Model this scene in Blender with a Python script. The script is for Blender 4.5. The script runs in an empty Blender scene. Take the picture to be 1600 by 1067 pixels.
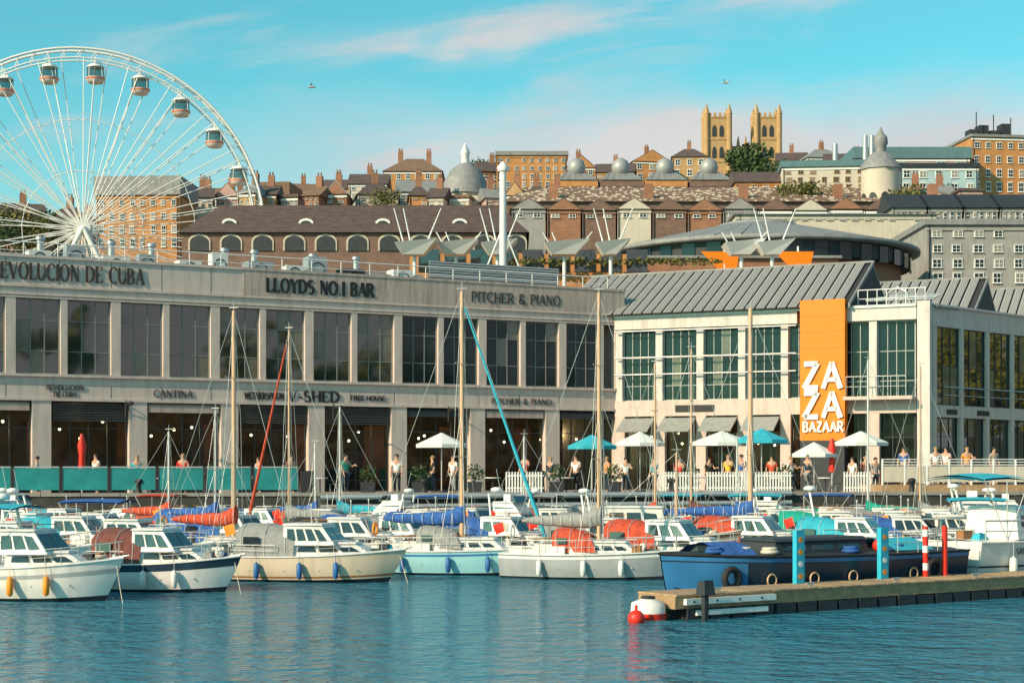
import bpy, math, random
from mathutils import Vector, Matrix
random.seed(11)
PI = math.pi
S = bpy.context.scene
COL = S.collection
# ---------------------------------------------------------------- camera, sky, sun, exposure
F, H, HZ = 2600.0, 3.0, 730.0          # focal length in photo pixels, eye height over the water, horizon row
def wx(px, d): return (px - 800.0) / F * d
def wz(py, d): return H + (HZ - py) / F * d
def wd(py, z=0.0): return (H - z) * F / (py - HZ)
cam = bpy.data.objects.new('camera', bpy.data.cameras.new('camera')); COL.objects.link(cam)
cam.location = (0, 0, H); cam.rotation_euler = (PI/2, 0, 0)
cam.data.sensor_width = 36.0; cam.data.lens = F / 1600.0 * 36.0
cam.data.shift_y = (HZ - 533.5) / 1600.0
cam.data.clip_start = 0.5; cam.data.clip_end = 6000
S.camera = cam
S.view_settings.view_transform = 'Standard'; S.view_settings.look = 'None'
S.view_settings.exposure = 0.40; S.view_settings.gamma = 1.0; S.view_settings.use_curve_mapping = False
SUN = Vector((-0.70, -0.56, 0.50)).normalized()
sun_el = math.asin(SUN.z); sun_rot = math.atan2(SUN.x, SUN.y)
W = bpy.data.worlds.new('World'); S.world = W; W.use_nodes = True
wn, wl = W.node_tree.nodes, W.node_tree.links
def wnode(t, **k):
    n = wn.new(t)
    for a, b in k.items(): setattr(n, a, b)
    return n
def wmath(op, a, b=None, c=None):
    n = wnode('ShaderNodeMath', operation=op)
    for i, v in enumerate((a, b, c)):
        if v is None: continue
        if isinstance(v, (int, float)): n.inputs[i].default_value = v
        else: wl.new(v, n.inputs[i])
    return n.outputs[0]
def wmix(fac, a, b, mode='MIX'):
    n = wnode('ShaderNodeMix', data_type='RGBA', blend_type=mode)
    for s_, v in ((n.inputs[0], fac), (n.inputs[6], a), (n.inputs[7], b)):
        if isinstance(v, (int, float)): s_.default_value = v
        elif isinstance(v, tuple): s_.default_value = v + (1,)
        else: wl.new(v, s_)
    return n.outputs[2]
sky = wnode('ShaderNodeTexSky', sky_type='NISHITA'); sky.sun_disc = False
sky.sun_elevation = sun_el; sky.sun_rotation = sun_rot; sky.air_density = 1.0; sky.dust_density = 1.0; sky.ozone_density = 1.6
tc = wnode('ShaderNodeTexCoord'); sep = wnode('ShaderNodeSeparateXYZ'); wl.new(tc.outputs['Generated'], sep.inputs[0])
az = wmath('ARCTAN2', sep.outputs[0], sep.outputs[1])              # compass angle, 0 = straight ahead
hr = wmath('SQRT', wmath('ADD', wmath('MULTIPLY', sep.outputs[0], sep.outputs[0]), wmath('MULTIPLY', sep.outputs[1], sep.outputs[1])))
el = wmath('DIVIDE', sep.outputs[2], wmath('MAXIMUM', hr, 0.02))    # tangent of the elevation
cmb = wnode('ShaderNodeCombineXYZ')
wl.new(wmath('MULTIPLY', az, 3.0), cmb.inputs[0]); wl.new(wmath('MULTIPLY', wmath('SUBTRACT', el, wmath('MULTIPLY', az, 0.138)), 16.0), cmb.inputs[1])
n1 = wnode('ShaderNodeTexNoise'); n1.inputs['Scale'].default_value = 2.2; n1.inputs['Detail'].default_value = 7; n1.inputs['Roughness'].default_value = 0.6
n1.inputs['Distortion'].default_value = 0.6
wl.new(cmb.outputs[0], n1.inputs['Vector'])
n2 = wnode('ShaderNodeTexNoise'); n2.inputs['Scale'].default_value = 14; n2.inputs['Detail'].default_value = 6
wl.new(tc.outputs['Generated'], n2.inputs['Vector'])
def ramp(v, lo, hi):
    n = wnode('ShaderNodeMapRange', interpolation_type='SMOOTHSTEP'); n.inputs[1].default_value = lo; n.inputs[2].default_value = hi
    wl.new(v, n.inputs[0]); return n.outputs[0]
def gauss(v, c, w):
    q = wmath('DIVIDE', wmath('SUBTRACT', v, c), w); return wmath('EXPONENT', wmath('MULTIPLY', wmath('MULTIPLY', q, q), -1.0))
wob = wmath('MULTIPLY', wmath('SUBTRACT', n2.outputs[0], 0.5), 0.035)
streak = wmath('MULTIPLY', gauss(wmath('ADD', wmath('SUBTRACT', el, wmath('MULTIPLY', az, 0.138)), wob), 0.2600, 0.0105),
               wmath('MULTIPLY', ramp(az, -0.16, -0.05), ramp(n1.outputs[0], 0.30, 0.62)))
bank = wmath('MULTIPLY', wmath('SUBTRACT', 1.0, ramp(wmath('ADD', el, wmath('MULTIPLY', wob, 1.5)), 0.185, 0.240)),
             wmath('MULTIPLY', ramp(az, -0.32, 0.12), wmath('ADD', 0.45, wmath('MULTIPLY', n1.outputs[0], 0.9))))
puff = wmath('MULTIPLY', wmath('MULTIPLY', gauss(az, 0.105, 0.045), gauss(wmath('ADD', el, wob), 0.195, 0.020)), 0.75)
wisp = wmath('ADD', wmath('MULTIPLY', ramp(n1.outputs[0], 0.50, 0.80), 0.45), wmath('MULTIPLY', wmath('SUBTRACT', 1.0, ramp(el, 0.08, 0.24)), 0.30))
cl = wmath('MINIMUM', wmath('ADD', wmath('ADD', wmath('MULTIPLY', streak, 0.85), wmath('MULTIPLY', bank, 0.95)), wmath('ADD', puff, wisp)), 0.9)
tint = wmix(1.0, sky.outputs[0], (0.36, 0.97, 0.80), 'MULTIPLY')
cloud = wmix(ramp(n2.outputs[0], 0.3, 0.7), (3.3, 3.2, 3.25), (3.9, 3.55, 3.45))
bg = wn['Background']; wl.new(wmix(cl, tint, cloud), bg.inputs[0]); bg.inputs[1].default_value = 0.15
sl = bpy.data.objects.new('sun', bpy.data.lights.new('sun', 'SUN')); COL.objects.link(sl)
sl.data.energy = 4.4; sl.data.angle = math.radians(0.5); sl.data.color = (1.0, 0.74, 0.50)
sl.rotation_euler = SUN.to_track_quat('Z', 'Y').to_euler(); sl.location = (-60, -20, 60)

# ---------------------------------------------------------------- materials
MATS = {}
def mat(name, col, rough=0.65, var=0.16, scale=3.0, bump=0.15, metal=0.0, spec=0.5, stretch=(1, 1, 1), dirt=0.0, trans=0.0, sub=0, emit=0.0, ior=1.45):
    if name in MATS: return MATS[name]
    m = bpy.data.materials.new(name); m.use_nodes = True; MATS[name] = m
    N, L = m.node_tree.nodes, m.node_tree.links; b = N['Principled BSDF']
    b.inputs['Roughness'].default_value = rough; b.inputs['Metallic'].default_value = metal
    b.inputs['Specular IOR Level'].default_value = spec; b.inputs['IOR'].default_value = ior
    t = N.new('ShaderNodeTexCoord'); mp = N.new('ShaderNodeMapping'); mp.inputs['Scale'].default_value = stretch
    L.new(t.outputs['Object'], mp.inputs[0])
    ns = N.new('ShaderNodeTexNoise'); ns.inputs['Scale'].default_value = scale; ns.inputs['Detail'].default_value = 6; ns.inputs['Roughness'].default_value = 0.62
    L.new(mp.outputs[0], ns.inputs['Vector'])
    r = N.new('ShaderNodeValToRGB'); e = r.color_ramp.elements
    e[0].position = 0.28; e[1].position = 0.72
    e[0].color = tuple(max(0, c * (1 - var)) for c in col) + (1,); e[1].color = tuple(min(1, c * (1 + var)) for c in col) + (1,)
    L.new(ns.outputs[0], r.inputs[0]); out = r.outputs[0]
    if dirt:
        n3 = N.new('ShaderNodeTexNoise'); n3.inputs['Scale'].default_value = 1.1; n3.inputs['Detail'].default_value = 5
        mp2 = N.new('ShaderNodeMapping'); mp2.inputs['Scale'].default_value = (3.2, 3.2, 0.35); L.new(t.outputs['Object'], mp2.inputs[0]); L.new(mp2.outputs[0], n3.inputs['Vector'])
        mr = N.new('ShaderNodeMapRange'); mr.inputs[1].default_value = 0.46; mr.inputs[2].default_value = 0.74; L.new(n3.outputs[0], mr.inputs[0])
        mu = N.new('ShaderNodeMath'); mu.operation = 'MULTIPLY'; mu.inputs[1].default_value = dirt; L.new(mr.outputs[0], mu.inputs[0])
        mx = N.new('ShaderNodeMix'); mx.data_type = 'RGBA'; L.new(mu.outputs[0], mx.inputs[0]); L.new(out, mx.inputs[6]); mx.inputs[7].default_value = (col[0]*.35, col[1]*.33, col[2]*.3, 1); out = mx.outputs[2]
    L.new(out, b.inputs['Base Color'])
    if bump:
        bp = N.new('ShaderNodeBump'); bp.inputs['Strength'].default_value = bump; bp.inputs['Distance'].default_value = 0.05
        L.new(ns.outputs[0], bp.inputs['Height']); L.new(bp.outputs[0], b.inputs['Normal'])
    if emit:
        b.inputs['Emission Color'].default_value = tuple(col) + (1,); b.inputs['Emission Strength'].default_value = emit
    if trans:
        tr = N.new('ShaderNodeBsdfTransparent'); tr.inputs[0].default_value = (0.62, 0.72, 0.70, 1); ms = N.new('ShaderNodeMixShader')
        ms.inputs[0].default_value = 1 - trans; L.new(tr.outputs[0], ms.inputs[1]); L.new(b.outputs[0], ms.inputs[2]); L.new(ms.outputs[0], N['Material Output'].inputs[0])
    return m
def brick_mat(name, c1, c2, mortar, scale=1.0, bw=0.5, rh=0.16):
    m = bpy.data.materials.new(name); m.use_nodes = True; MATS[name] = m
    N, L = m.node_tree.nodes, m.node_tree.links; b = N['Principled BSDF']; b.inputs['Roughness'].default_value = 0.85
    t = N.new('ShaderNodeTexCoord'); sp = N.new('ShaderNodeSeparateXYZ'); L.new(t.outputs['Object'], sp.inputs[0])
    ad = N.new('ShaderNodeMath'); ad.operation = 'ADD'; L.new(sp.outputs[0], ad.inputs[0]); L.new(sp.outputs[1], ad.inputs[1])
    cb = N.new('ShaderNodeCombineXYZ'); L.new(ad.outputs[0], cb.inputs[0]); L.new(sp.outputs[2], cb.inputs[1])
    br = N.new('ShaderNodeTexBrick'); br.inputs['Scale'].default_value = scale; br.inputs['Brick Width'].default_value = bw; br.inputs['Row Height'].default_value = rh
    br.inputs['Mortar Size'].default_value = 0.014
    br.inputs['Color1'].default_value = c1 + (1,); br.inputs['Color2'].default_value = c2 + (1,); br.inputs['Mortar'].default_value = mortar + (1,)
    L.new(cb.outputs[0], br.inputs['Vector'])
    ns = N.new('ShaderNodeTexNoise'); ns.inputs['Scale'].default_value = 0.5; ns.inputs['Detail'].default_value = 6; L.new(t.outputs['Object'], ns.inputs['Vector'])
    mr = N.new('ShaderNodeMapRange'); mr.inputs[3].default_value = 0.62; mr.inputs[4].default_value = 1.3; L.new(ns.outputs[0], mr.inputs[0])
    mx = N.new('ShaderNodeMix'); mx.data_type = 'RGBA'; mx.blend_type = 'MULTIPLY'; mx.inputs[0].default_value = 1; L.new(br.outputs[0], mx.inputs[6]); L.new(mr.outputs[0], mx.inputs[7])
    L.new(mx.outputs[2], b.inputs['Base Color']); return m
M = {
 'stone': mat('pale_render', (0.60, 0.49, 0.44), 0.8, 0.07, 2.2, 0.12, dirt=0.34),
 'concrete': mat('stained_concrete', (0.46, 0.365, 0.32), 0.85, 0.14, 3, 0.3, stretch=(3, 3, .3), dirt=0.55),
 'white_wall': mat('white_fascia', (0.62, 0.585, 0.55), 0.7, 0.08, 2.5, 0.1, dirt=0.4),
 'groove': mat('dark_joint', (0.05, 0.045, 0.045), 0.9),
 'mid_frame': mat('grey_window_frame', (0.20, 0.21, 0.20), 0.5),
 'blind': mat('glass_with_pale_blind', (0.13, 0.125, 0.10), 0.06, 0.3, 1.2, 0.01, spec=0.5, ior=1.6), 'curtain': mat('curtained_glass', (0.22, 0.20, 0.17), 0.15, 0.3, 1.2, 0.01),
 'frame': mat('dark_window_frame', (0.035, 0.04, 0.042), 0.4),
 'pale_frame': mat('pale_window_frame', (0.42, 0.43, 0.42), 0.5),
 'glass': mat('dark_window_glass', (0.012, 0.022, 0.024), 0.03, 0.5, 1.3, 0.010, spec=0.5, ior=2.0),
 'glass2': mat('blue_window_glass', (0.007, 0.020, 0.026), 0.05, 0.5, 1.3, 0.012, spec=0.5, ior=1.42),
 'shopglass': mat('shop_glass', (0.02, 0.03, 0.03), 0.03, 0.1, 1, 0, trans=0.82, ior=1.6),
 'room': mat('dark_interior', (0.13, 0.08, 0.05), 0.9, 0.8, 1.2),
 'warmwood': mat('warm_interior_panel', (0.24, 0.085, 0.03), 0.6, 0.5, 1.5),
 'lamp': mat('lit_pendant_lamp', (1.0, 0.74, 0.45), 0.5, 0.02, emit=9),
 'orange': mat('orange_banner', (0.84, 0.215, 0.004), 0.55, 0.04, 4, 0.03),
 'yellow': mat('yellow_paint', (0.80, 0.48, 0.03), 0.5, 0.08),
 'white': mat('white_paint', (0.80, 0.80, 0.78), 0.4, 0.03, 4, 0.03),
 'black': mat('black_lettering', (0.02, 0.02, 0.022), 0.6, 0.1),
 'brown_letter': mat('bronze_lettering', (0.055, 0.04, 0.035), 0.5, 0.1),
 'roof_panel': mat('grey_roof_sheet', (0.36, 0.35, 0.34), 0.5, 0.10, 1.5, 0.12, metal=0.1, stretch=(1, 6, 1)),
 'cowl_metal': mat('dull_cowl_metal', (0.34, 0.35, 0.36), 0.55, 0.2, 1.5, 0.2, metal=0.3, stretch=(4, 4, .4)),
 'roof_dark': mat('dark_roof_seam', (0.035, 0.035, 0.04), 0.8),
 'slate': mat('brown_slate', (0.10, 0.07, 0.066), 0.75, 0.34, 1.4, 0.6, stretch=(1, 1, 3)),
 'tile': mat('brown_roof_tile', (0.19, 0.115, 0.08), 0.85, 0.42, 2.4, 0.7),
 'lead': mat('grey_lead_roof', (0.25, 0.255, 0.26), 0.65, 0.22, 1.2, 0.3, metal=0.1, dirt=0.3),
 'teal_roof': mat('teal_grey_roof', (0.10, 0.19, 0.21), 0.5, 0.15, 0.8, 0.2),
 'charcoal': mat('charcoal_cladding', (0.03, 0.035, 0.042), 0.6, 0.25, 2),
 'steel': mat('galvanised_steel', (0.48, 0.49, 0.49), 0.38, 0.1, 4, 0.05, metal=0.6),
 'white_steel': mat('white_steel', (0.74, 0.74, 0.73), 0.35, 0.04, 3, 0.03),
 'sandstone': mat('honey_stone', (0.46, 0.29, 0.14), 0.85, 0.14, 0.6, 0.3, dirt=0.25),
 'cream': mat('cream_render', (0.56, 0.50, 0.42), 0.85, 0.10, 0.6, 0.2, dirt=0.2),
 'pinkwall': mat('dusky_pink_render', (0.50, 0.32, 0.29), 0.85, 0.10, 0.6, 0.2, dirt=0.2),
 'greywall': mat('grey_stone_wall', (0.30, 0.29, 0.28), 0.85, 0.2, 0.8, 0.3, dirt=0.2),
 'bluewall': mat('pale_blue_panel', (0.36, 0.50, 0.54), 0.6, 0.10, 0.6, 0.1),
 'leaf': mat('green_foliage', (0.05, 0.085, 0.03), 0.7, 0.5, 0.9, 0.2),
 'leaf3': mat('yellow_green_foliage', (0.34, 0.30, 0.04), 0.7, 0.7, 0.9, 0.2),
 'leaf2': mat('olive_foliage', (0.115, 0.115, 0.03), 0.7, 0.5, 0.9, 0.2),
 'bark': mat('tree_bark', (0.09, 0.065, 0.045), 0.9, 0.3, 6, 0.6),
 'teak': mat('varnished_teak', (0.30, 0.135, 0.05), 0.45, 0.3, 8, 0.2, stretch=(1, 8, 1)),
 'deckwood': mat('weathered_decking', (0.36, 0.235, 0.13), 0.75, 0.3, 5, 0.35, stretch=(1, 8, 1)),
 'gel': mat('white_gelcoat', (0.74, 0.72, 0.69), 0.3, 0.07, 1.5, 0.03, dirt=0.24),
 'cream_gel': mat('cream_gelcoat', (0.66, 0.55, 0.42), 0.32, 0.06, 1.5, 0.02, dirt=0.2),
 'cyan_gel': mat('pale_cyan_gelcoat', (0.34, 0.66, 0.70), 0.3, 0.05, 1.5, 0.02, dirt=0.12),
 'grey_gel': mat('grey_hull_paint', (0.36, 0.38, 0.39), 0.35, 0.08, 1.5, 0.03, dirt=0.2),
 'navy': mat('navy_hull_paint', (0.022, 0.045, 0.075), 0.3, 0.3, 1.6, 0.03, dirt=0.1),
 'blue_hull': mat('blue_hull_paint', (0.04, 0.19, 0.42), 0.35, 0.15, 1.5, 0.03, dirt=0.15),
 'antifoul': mat('antifouling', (0.03, 0.035, 0.045), 0.8, 0.3, 4, 0.2),
 'red_af': mat('red_antifouling', (0.36, 0.04, 0.025), 0.75, 0.3, 4, 0.2),
 'blue_cover': mat('blue_canvas', (0.03, 0.11, 0.36), 0.9, 0.38, 5, 1.0),
 'cyan_cover': mat('cyan_canvas', (0.03, 0.38, 0.50), 0.85, 0.2, 4, 0.6),
 'red_cover': mat('red_canvas', (0.52, 0.075, 0.035), 0.9, 0.34, 5, 1.0),
 'brown_cover': mat('maroon_canvas', (0.17, 0.06, 0.05), 0.9, 0.3, 5, 0.7),
 'green_cover': mat('sea_green_canvas', (0.01, 0.34, 0.25), 0.85, 0.22, 4, 0.6),
 'grey_cover': mat('grey_canvas', (0.28, 0.285, 0.28), 0.9, 0.2, 4, 0.7),
 'black_cover': mat('black_canvas', (0.03, 0.032, 0.036), 0.9, 0.3, 4, 0.6),
 'tan_spar': mat('varnished_spar', (0.62, 0.40, 0.25), 0.4, 0.14, 6, 0.06, stretch=(3, 3, .2)),
 'alu': mat('aluminium_spar', (0.66, 0.65, 0.63), 0.35, 0.06, 5, 0.03, metal=0.35),
 'rope': mat('pale_rope', (0.55, 0.50, 0.42), 0.9),
 'wire': mat('rigging_wire', (0.62, 0.62, 0.60), 0.35, 0.05, metal=0.5),
 'boat_glass': mat('smoked_boat_glass', (0.02, 0.028, 0.032), 0.06, 0.3, 1, 0, spec=0.8, ior=1.6),
 'fender': mat('blue_fender', (0.03, 0.14, 0.36), 0.5), 'white_fender': mat('white_fender', (0.72, 0.71, 0.68), 0.5, 0.08),
 'orange_fender': mat('orange_fender', (0.85, 0.28, 0.02), 0.5), 'red': mat('red_plastic', (0.68, 0.03, 0.015), 0.45, 0.1),
 'cyan_post': mat('cyan_paint', (0.03, 0.42, 0.60), 0.5, 0.1), 'teal_glass': mat('teal_screen_glass', (0.02, 0.21, 0.22), 0.2, 0.25, 1.5, 0.05),
 'quay': mat('dark_quay_stone', (0.045, 0.043, 0.04), 0.9, 0.4, 1.6, 0.8), 'paving': mat('quay_paving', (0.26, 0.24, 0.22), 0.85, 0.14, 2, 0.3),
 'grass': mat('hillside_grass', (0.09, 0.095, 0.045), 0.9, 0.4, 0.05, 0.4), 'rubber': mat('black_rubber', (0.025, 0.025, 0.027), 0.8),
 'skin': mat('skin', (0.50, 0.29, 0.20), 0.6, 0.08, 5, 0.02), 'hair_dark': mat('dark_hair', (0.03, 0.02, 0.015), 0.7, 0.3), 'hair_fair': mat('fair_hair', (0.30, 0.18, 0.08), 0.7, 0.3),
 'parasol': mat('white_parasol_cloth', (0.70, 0.72, 0.70), 0.85, 0.06, 3, 0.2),
 'wheel': mat('wheel_white_steel', (0.80, 0.78, 0.76), 0.35, 0.05, 2, 0.02), 'capsule': mat('capsule_red', (0.66, 0.22, 0.15), 0.4, 0.1),
}
M['brick'] = brick_mat('red_brick', (0.36, 0.15, 0.075), (0.27, 0.105, 0.055), (0.27, 0.22, 0.18))
M['orange_brick'] = brick_mat('orange_brick', (0.56, 0.24, 0.07), (0.46, 0.185, 0.05), (0.40, 0.28, 0.17))
M['brown_brick'] = brick_mat('brown_brick', (0.21, 0.115, 0.085), (0.15, 0.08, 0.06), (0.2, 0.16, 0.14))

# ---------------------------------------------------------------- mesh and object helpers
class MB:
    def __init__(s): s.v = []; s.f = []; s.sm = []
    def add(s, vs, fs, smooth=False):
        o = len(s.v); s.v += [tuple(v) for v in vs]; s.f += [tuple(i + o for i in f) for f in fs]; s.sm += [smooth] * len(fs); return s
    def box(s, x0, x1, y0, y1, z0, z1):
        return s.add([(x0,y0,z0),(x1,y0,z0),(x1,y1,z0),(x0,y1,z0),(x0,y0,z1),(x1,y0,z1),(x1,y1,z1),(x0,y1,z1)],
                     [(0,3,2,1),(4,5,6,7),(0,1,5,4),(1,2,6,5),(2,3,7,6),(3,0,4,7)])
    def hexa(s, p): return s.add(p, [(0,3,2,1),(4,5,6,7),(0,1,5,4),(1,2,6,5),(2,3,7,6),(3,0,4,7)])   # 4 low, 4 high corners
    def cyl(s, p0, p1, r0, r1=None, n=8, caps=True):
        p0, p1 = Vector(p0), Vector(p1); r1 = r0 if r1 is None else r1
        d = p1 - p0
        if d.length < 1e-6: return s
        q = d.to_track_quat('Z', 'Y'); vs = []
        for p, r in ((p0, r0), (p1, r1)):
            for i in range(n):
                a = 2*PI*i/n; vs.append(p + q @ Vector((r*math.cos(a), r*math.sin(a), 0)))
        s.add(vs, [(i, (i+1) % n, n + (i+1) % n, n + i) for i in range(n)], True)
        if caps: s.add(vs, [tuple(range(n-1, -1, -1)), tuple(range(n, 2*n))])
        return s
    def tube(s, pts, r, n=5):
        for a, b in zip(pts[:-1], pts[1:]): s.cyl(a, b, r, n=n, caps=False)
        return s
    def rings(s, rings, closed=True, cap=True, smooth=True):     # loft between equal-length rings
        n = len(rings[0]); vs = [p for r in rings for p in r]; fs = []
        for k in range(len(rings) - 1):
            for i in range(n if closed else n - 1):
                j = (i + 1) % n; fs.append((k*n+i, k*n+j, (k+1)*n+j, (k+1)*n+i))
        s.add(vs, fs, smooth)
        if cap: s.add(rings[0], [tuple(range(n-1, -1, -1))]); s.add(rings[-1], [tuple(range(n))])
        return s
    def lathe(s, prof, n=16, c=(0, 0, 0), cap=True):
        return s.rings([[(c[0]+r*math.cos(2*PI*i/n), c[1]+r*math.sin(2*PI*i/n), c[2]+z) for i in range(n)] for r, z in prof], cap=cap)
    def ball(s, c, r, n=10, sz=1.0):
        return s.lathe([(max(0.02*r, r*math.sin(PI*k/6)), -sz*r*math.cos(PI*k/6)) for k in range(7)], n, c)
    def torus(s, c, R, r, axis='x', n=16, m=6):
        rs = []
        for i in range(n + 1):
            a = 2*PI*i/n; ring = []
            for j in range(m):
                b = 2*PI*j/m; q = R + r*math.cos(b); h = r*math.sin(b)
                p = {'x': (h, q*math.cos(a), q*math.sin(a)), 'y': (q*math.cos(a), h, q*math.sin(a)), 'z': (q*math.cos(a), q*math.sin(a), h)}[axis]
                ring.append((c[0]+p[0], c[1]+p[1], c[2]+p[2]))
            rs.append(ring)
        return s.rings(rs, cap=False)
    def mesh(s, name, m):
        me = bpy.data.meshes.new(name); me.from_pydata(s.v, [], s.f)
        me.polygons.foreach_set('use_smooth', s.sm); me.update()
        if m: me.materials.append(M[m] if isinstance(m, str) else m)
        return me
    def build(s, name, m, parent=None, loc=None, rz=0, label=None, me=None):
        o = bpy.data.objects.new(name, me or s.mesh(name, m)); COL.objects.link(o)
        if parent: o.parent = parent
        if loc is not None: o.location = loc
        if rz: o.rotation_euler.z = rz
        if label: o['label'] = label
        return o
def inst(me, name, parent=None, loc=(0, 0, 0), rz=0, scale=None):
    o = bpy.data.objects.new(name, me); COL.objects.link(o); o.parent = parent; o.location = loc; o.rotation_euler.z = rz
    if scale: o.scale = scale
    return o
def tag(o, label, cat, group=None):
    o['label'] = label; o['category'] = cat
    if group: o['group'] = group
    return o
def thing(name, label, cat, loc=(0, 0, 0), rz=0, group=None):
    o = bpy.data.objects.new(name, None); COL.objects.link(o); o.location = loc; o.rotation_euler.z = rz; o.empty_display_size = 0.3
    return tag(o, label, cat, group)
def copy_tree(o, parent=None):
    c = o.copy(); COL.objects.link(c)
    if parent: c.parent = parent; c.matrix_parent_inverse = o.matrix_parent_inverse.copy()
    for ch in list(o.children): copy_tree(ch, c)
    return c
def structure(o): o['kind'] = 'structure'; return o

# ---------------------------------------------------------------- serif and sans capitals drawn as polygons
def stroke(mb, pts, ws, y=0, t=0.03):
    for (a, b), (w0, w1) in zip(zip(pts[:-1], pts[1:]), zip(ws[:-1], ws[1:])):
        dx, dz = b[0]-a[0], b[1]-a[1]; l = math.hypot(dx, dz) or 1; nx, nz = -dz/l, dx/l
        q = [(a[0]+nx*w0/2, a[1]+nz*w0/2), (a[0]-nx*w0/2, a[1]-nz*w0/2), (b[0]-nx*w1/2, b[1]-nz*w1/2), (b[0]+nx*w1/2, b[1]+nz*w1/2)]
        mb.hexa([(p[0], y, p[1]) for p in q] + [(p[0], y-t, p[1]) for p in q])
def arc(cx, cz, rx, rz, a0, a1, n=9):
    return [(cx+rx*math.cos(math.radians(a0+(a1-a0)*i/n)), cz+rz*math.sin(math.radians(a0+(a1-a0)*i/n))) for i in range(n+1)]
def glyph(ch, K, k):      # returns (width, [(points, widths)]) ; K thick, k thin
    def st(p, w): return (p, [w]*len(p))
    def aw(p, a0, a1): # arc widths: thick at the sides
        n = len(p)-1; return (p, [k+(K-k)*abs(math.cos(math.radians(a0+(a1-a0)*i/n))) for i in range(n+1)])
    D = {
     'E': (.62, [st([(.1,0),(.1,1)],K), st([(.1,.97),(.58,.97)],k), st([(.1,.03),(.6,.03)],k), st([(.1,.5),(.48,.5)],k), st([(.58,.97),(.58,.8)],k), st([(.6,.03),(.6,.22)],k)]),
     'F': (.58, [st([(.1,0),(.1,1)],K), st([(.1,.97),(.56,.97)],k), st([(.1,.5),(.46,.5)],k)]),
     'L': (.58, [st([(.1,0),(.1,1)],K), st([(.1,.03),(.56,.03)],k), st([(.56,.03),(.56,.22)],k)]),
     'I': (.22, [st([(.11,0),(.11,1)],K)]), '1': (.3, [st([(.18,0),(.18,1)],K), st([(.18,1),(.04,.84)],k)]),
     'H': (.78, [st([(.1,0),(.1,1)],K), st([(.68,0),(.68,1)],K), st([(.1,.5),(.68,.5)],k)]),
     'T': (.66, [st([(.33,0),(.33,1)],K), st([(.02,.97),(.64,.97)],k), st([(.03,.97),(.03,.8)],k), st([(.63,.97),(.63,.8)],k)]),
     'N': (.78, [st([(.1,0),(.1,1)],k), st([(.1,1),(.68,0)],K), st([(.68,0),(.68,1)],k)]),
     'V': (.74, [st([(.04,1),(.38,0)],K), st([(.38,0),(.70,1)],k)]),
     'Y': (.70, [st([(.03,1),(.35,.5)],K), st([(.35,.5),(.67,1)],k), st([(.35,0),(.35,.5)],K)]),
     'A': (.76, [st([(.05,0),(.38,1)],k), st([(.38,1),(.72,0)],K), st([(.17,.34),(.60,.34)],k)]),
     'W': (1.02, [st([(.03,1),(.28,0)],K), st([(.28,0),(.51,.9)],k), st([(.51,.9),(.74,0)],K), st([(.74,0),(.99,1)],k)]),
     'M': (.9, [st([(.1,0),(.1,1)],k), st([(.1,1),(.45,.05)],K), st([(.45,.05),(.8,1)],k), st([(.8,0),(.8,1)],K)]),
     'Z': (.64, [st([(.06,.96),(.58,.96)],k*1.2), st([(.58,.98),(.06,.02)],K), st([(.06,.04),(.6,.04)],k*1.2)]),
     'O': (.86, [aw(arc(.43,.5,.36,.5,0,360,18),0,360)]), 'C': (.74, [aw(arc(.43,.5,.36,.5,45,315,14),45,315)]),
     'U': (.74, [st([(.1,1),(.1,.35)],K), aw(arc(.37,.35,.27,.35,180,360,9),180,360), st([(.64,.35),(.64,1)],k)]),
     'D': (.80, [st([(.1,0),(.1,1)],K), aw(arc(.26,.5,.46,.48,-90,90,10),-90,90), st([(.1,.98),(.28,.98)],k), st([(.1,.02),(.28,.02)],k)]),
     'P': (.64, [st([(.1,0),(.1,1)],K), aw(arc(.3,.73,.28,.25,-90,90,8),-90,90), st([(.1,.98),(.3,.98)],k), st([(.1,.48),(.3,.48)],k)]),
     'R': (.72, [st([(.1,0),(.1,1)],K), aw(arc(.3,.73,.27,.25,-90,90,8),-90,90), st([(.1,.98),(.3,.98)],k), st([(.1,.48),(.3,.48)],k), st([(.34,.48),(.68,0)],K)]),
     'B': (.68, [st([(.1,0),(.1,1)],K), aw(arc(.3,.75,.24,.23,-90,90,8),-90,90), aw(arc(.3,.27,.3,.25,-90,90,8),-90,90), st([(.1,.98),(.3,.98)],k), st([(.1,.52),(.3,.52)],k), st([(.1,.02),(.3,.02)],k)]),
     'S': (.60, [aw(arc(.31,.74,.23,.24,50,270,10),50,270), aw(arc(.31,.26,.24,.25,90,-130,10),90,-130)]),
     '&': (.80, [aw(arc(.34,.76,.18,.22,-30,230,10),-30,230), st([(.2,.62),(.70,0)],K), aw(arc(.36,.27,.28,.27,125,380,10),125,380)]),
     '.': (.22, [st([(.06,.06),(.18,.06)],.12)]), '-': (.4, [st([(.04,.4),(.36,.4)],k*1.5)]), ' ': (.4, [])}
    return D[ch]
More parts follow.
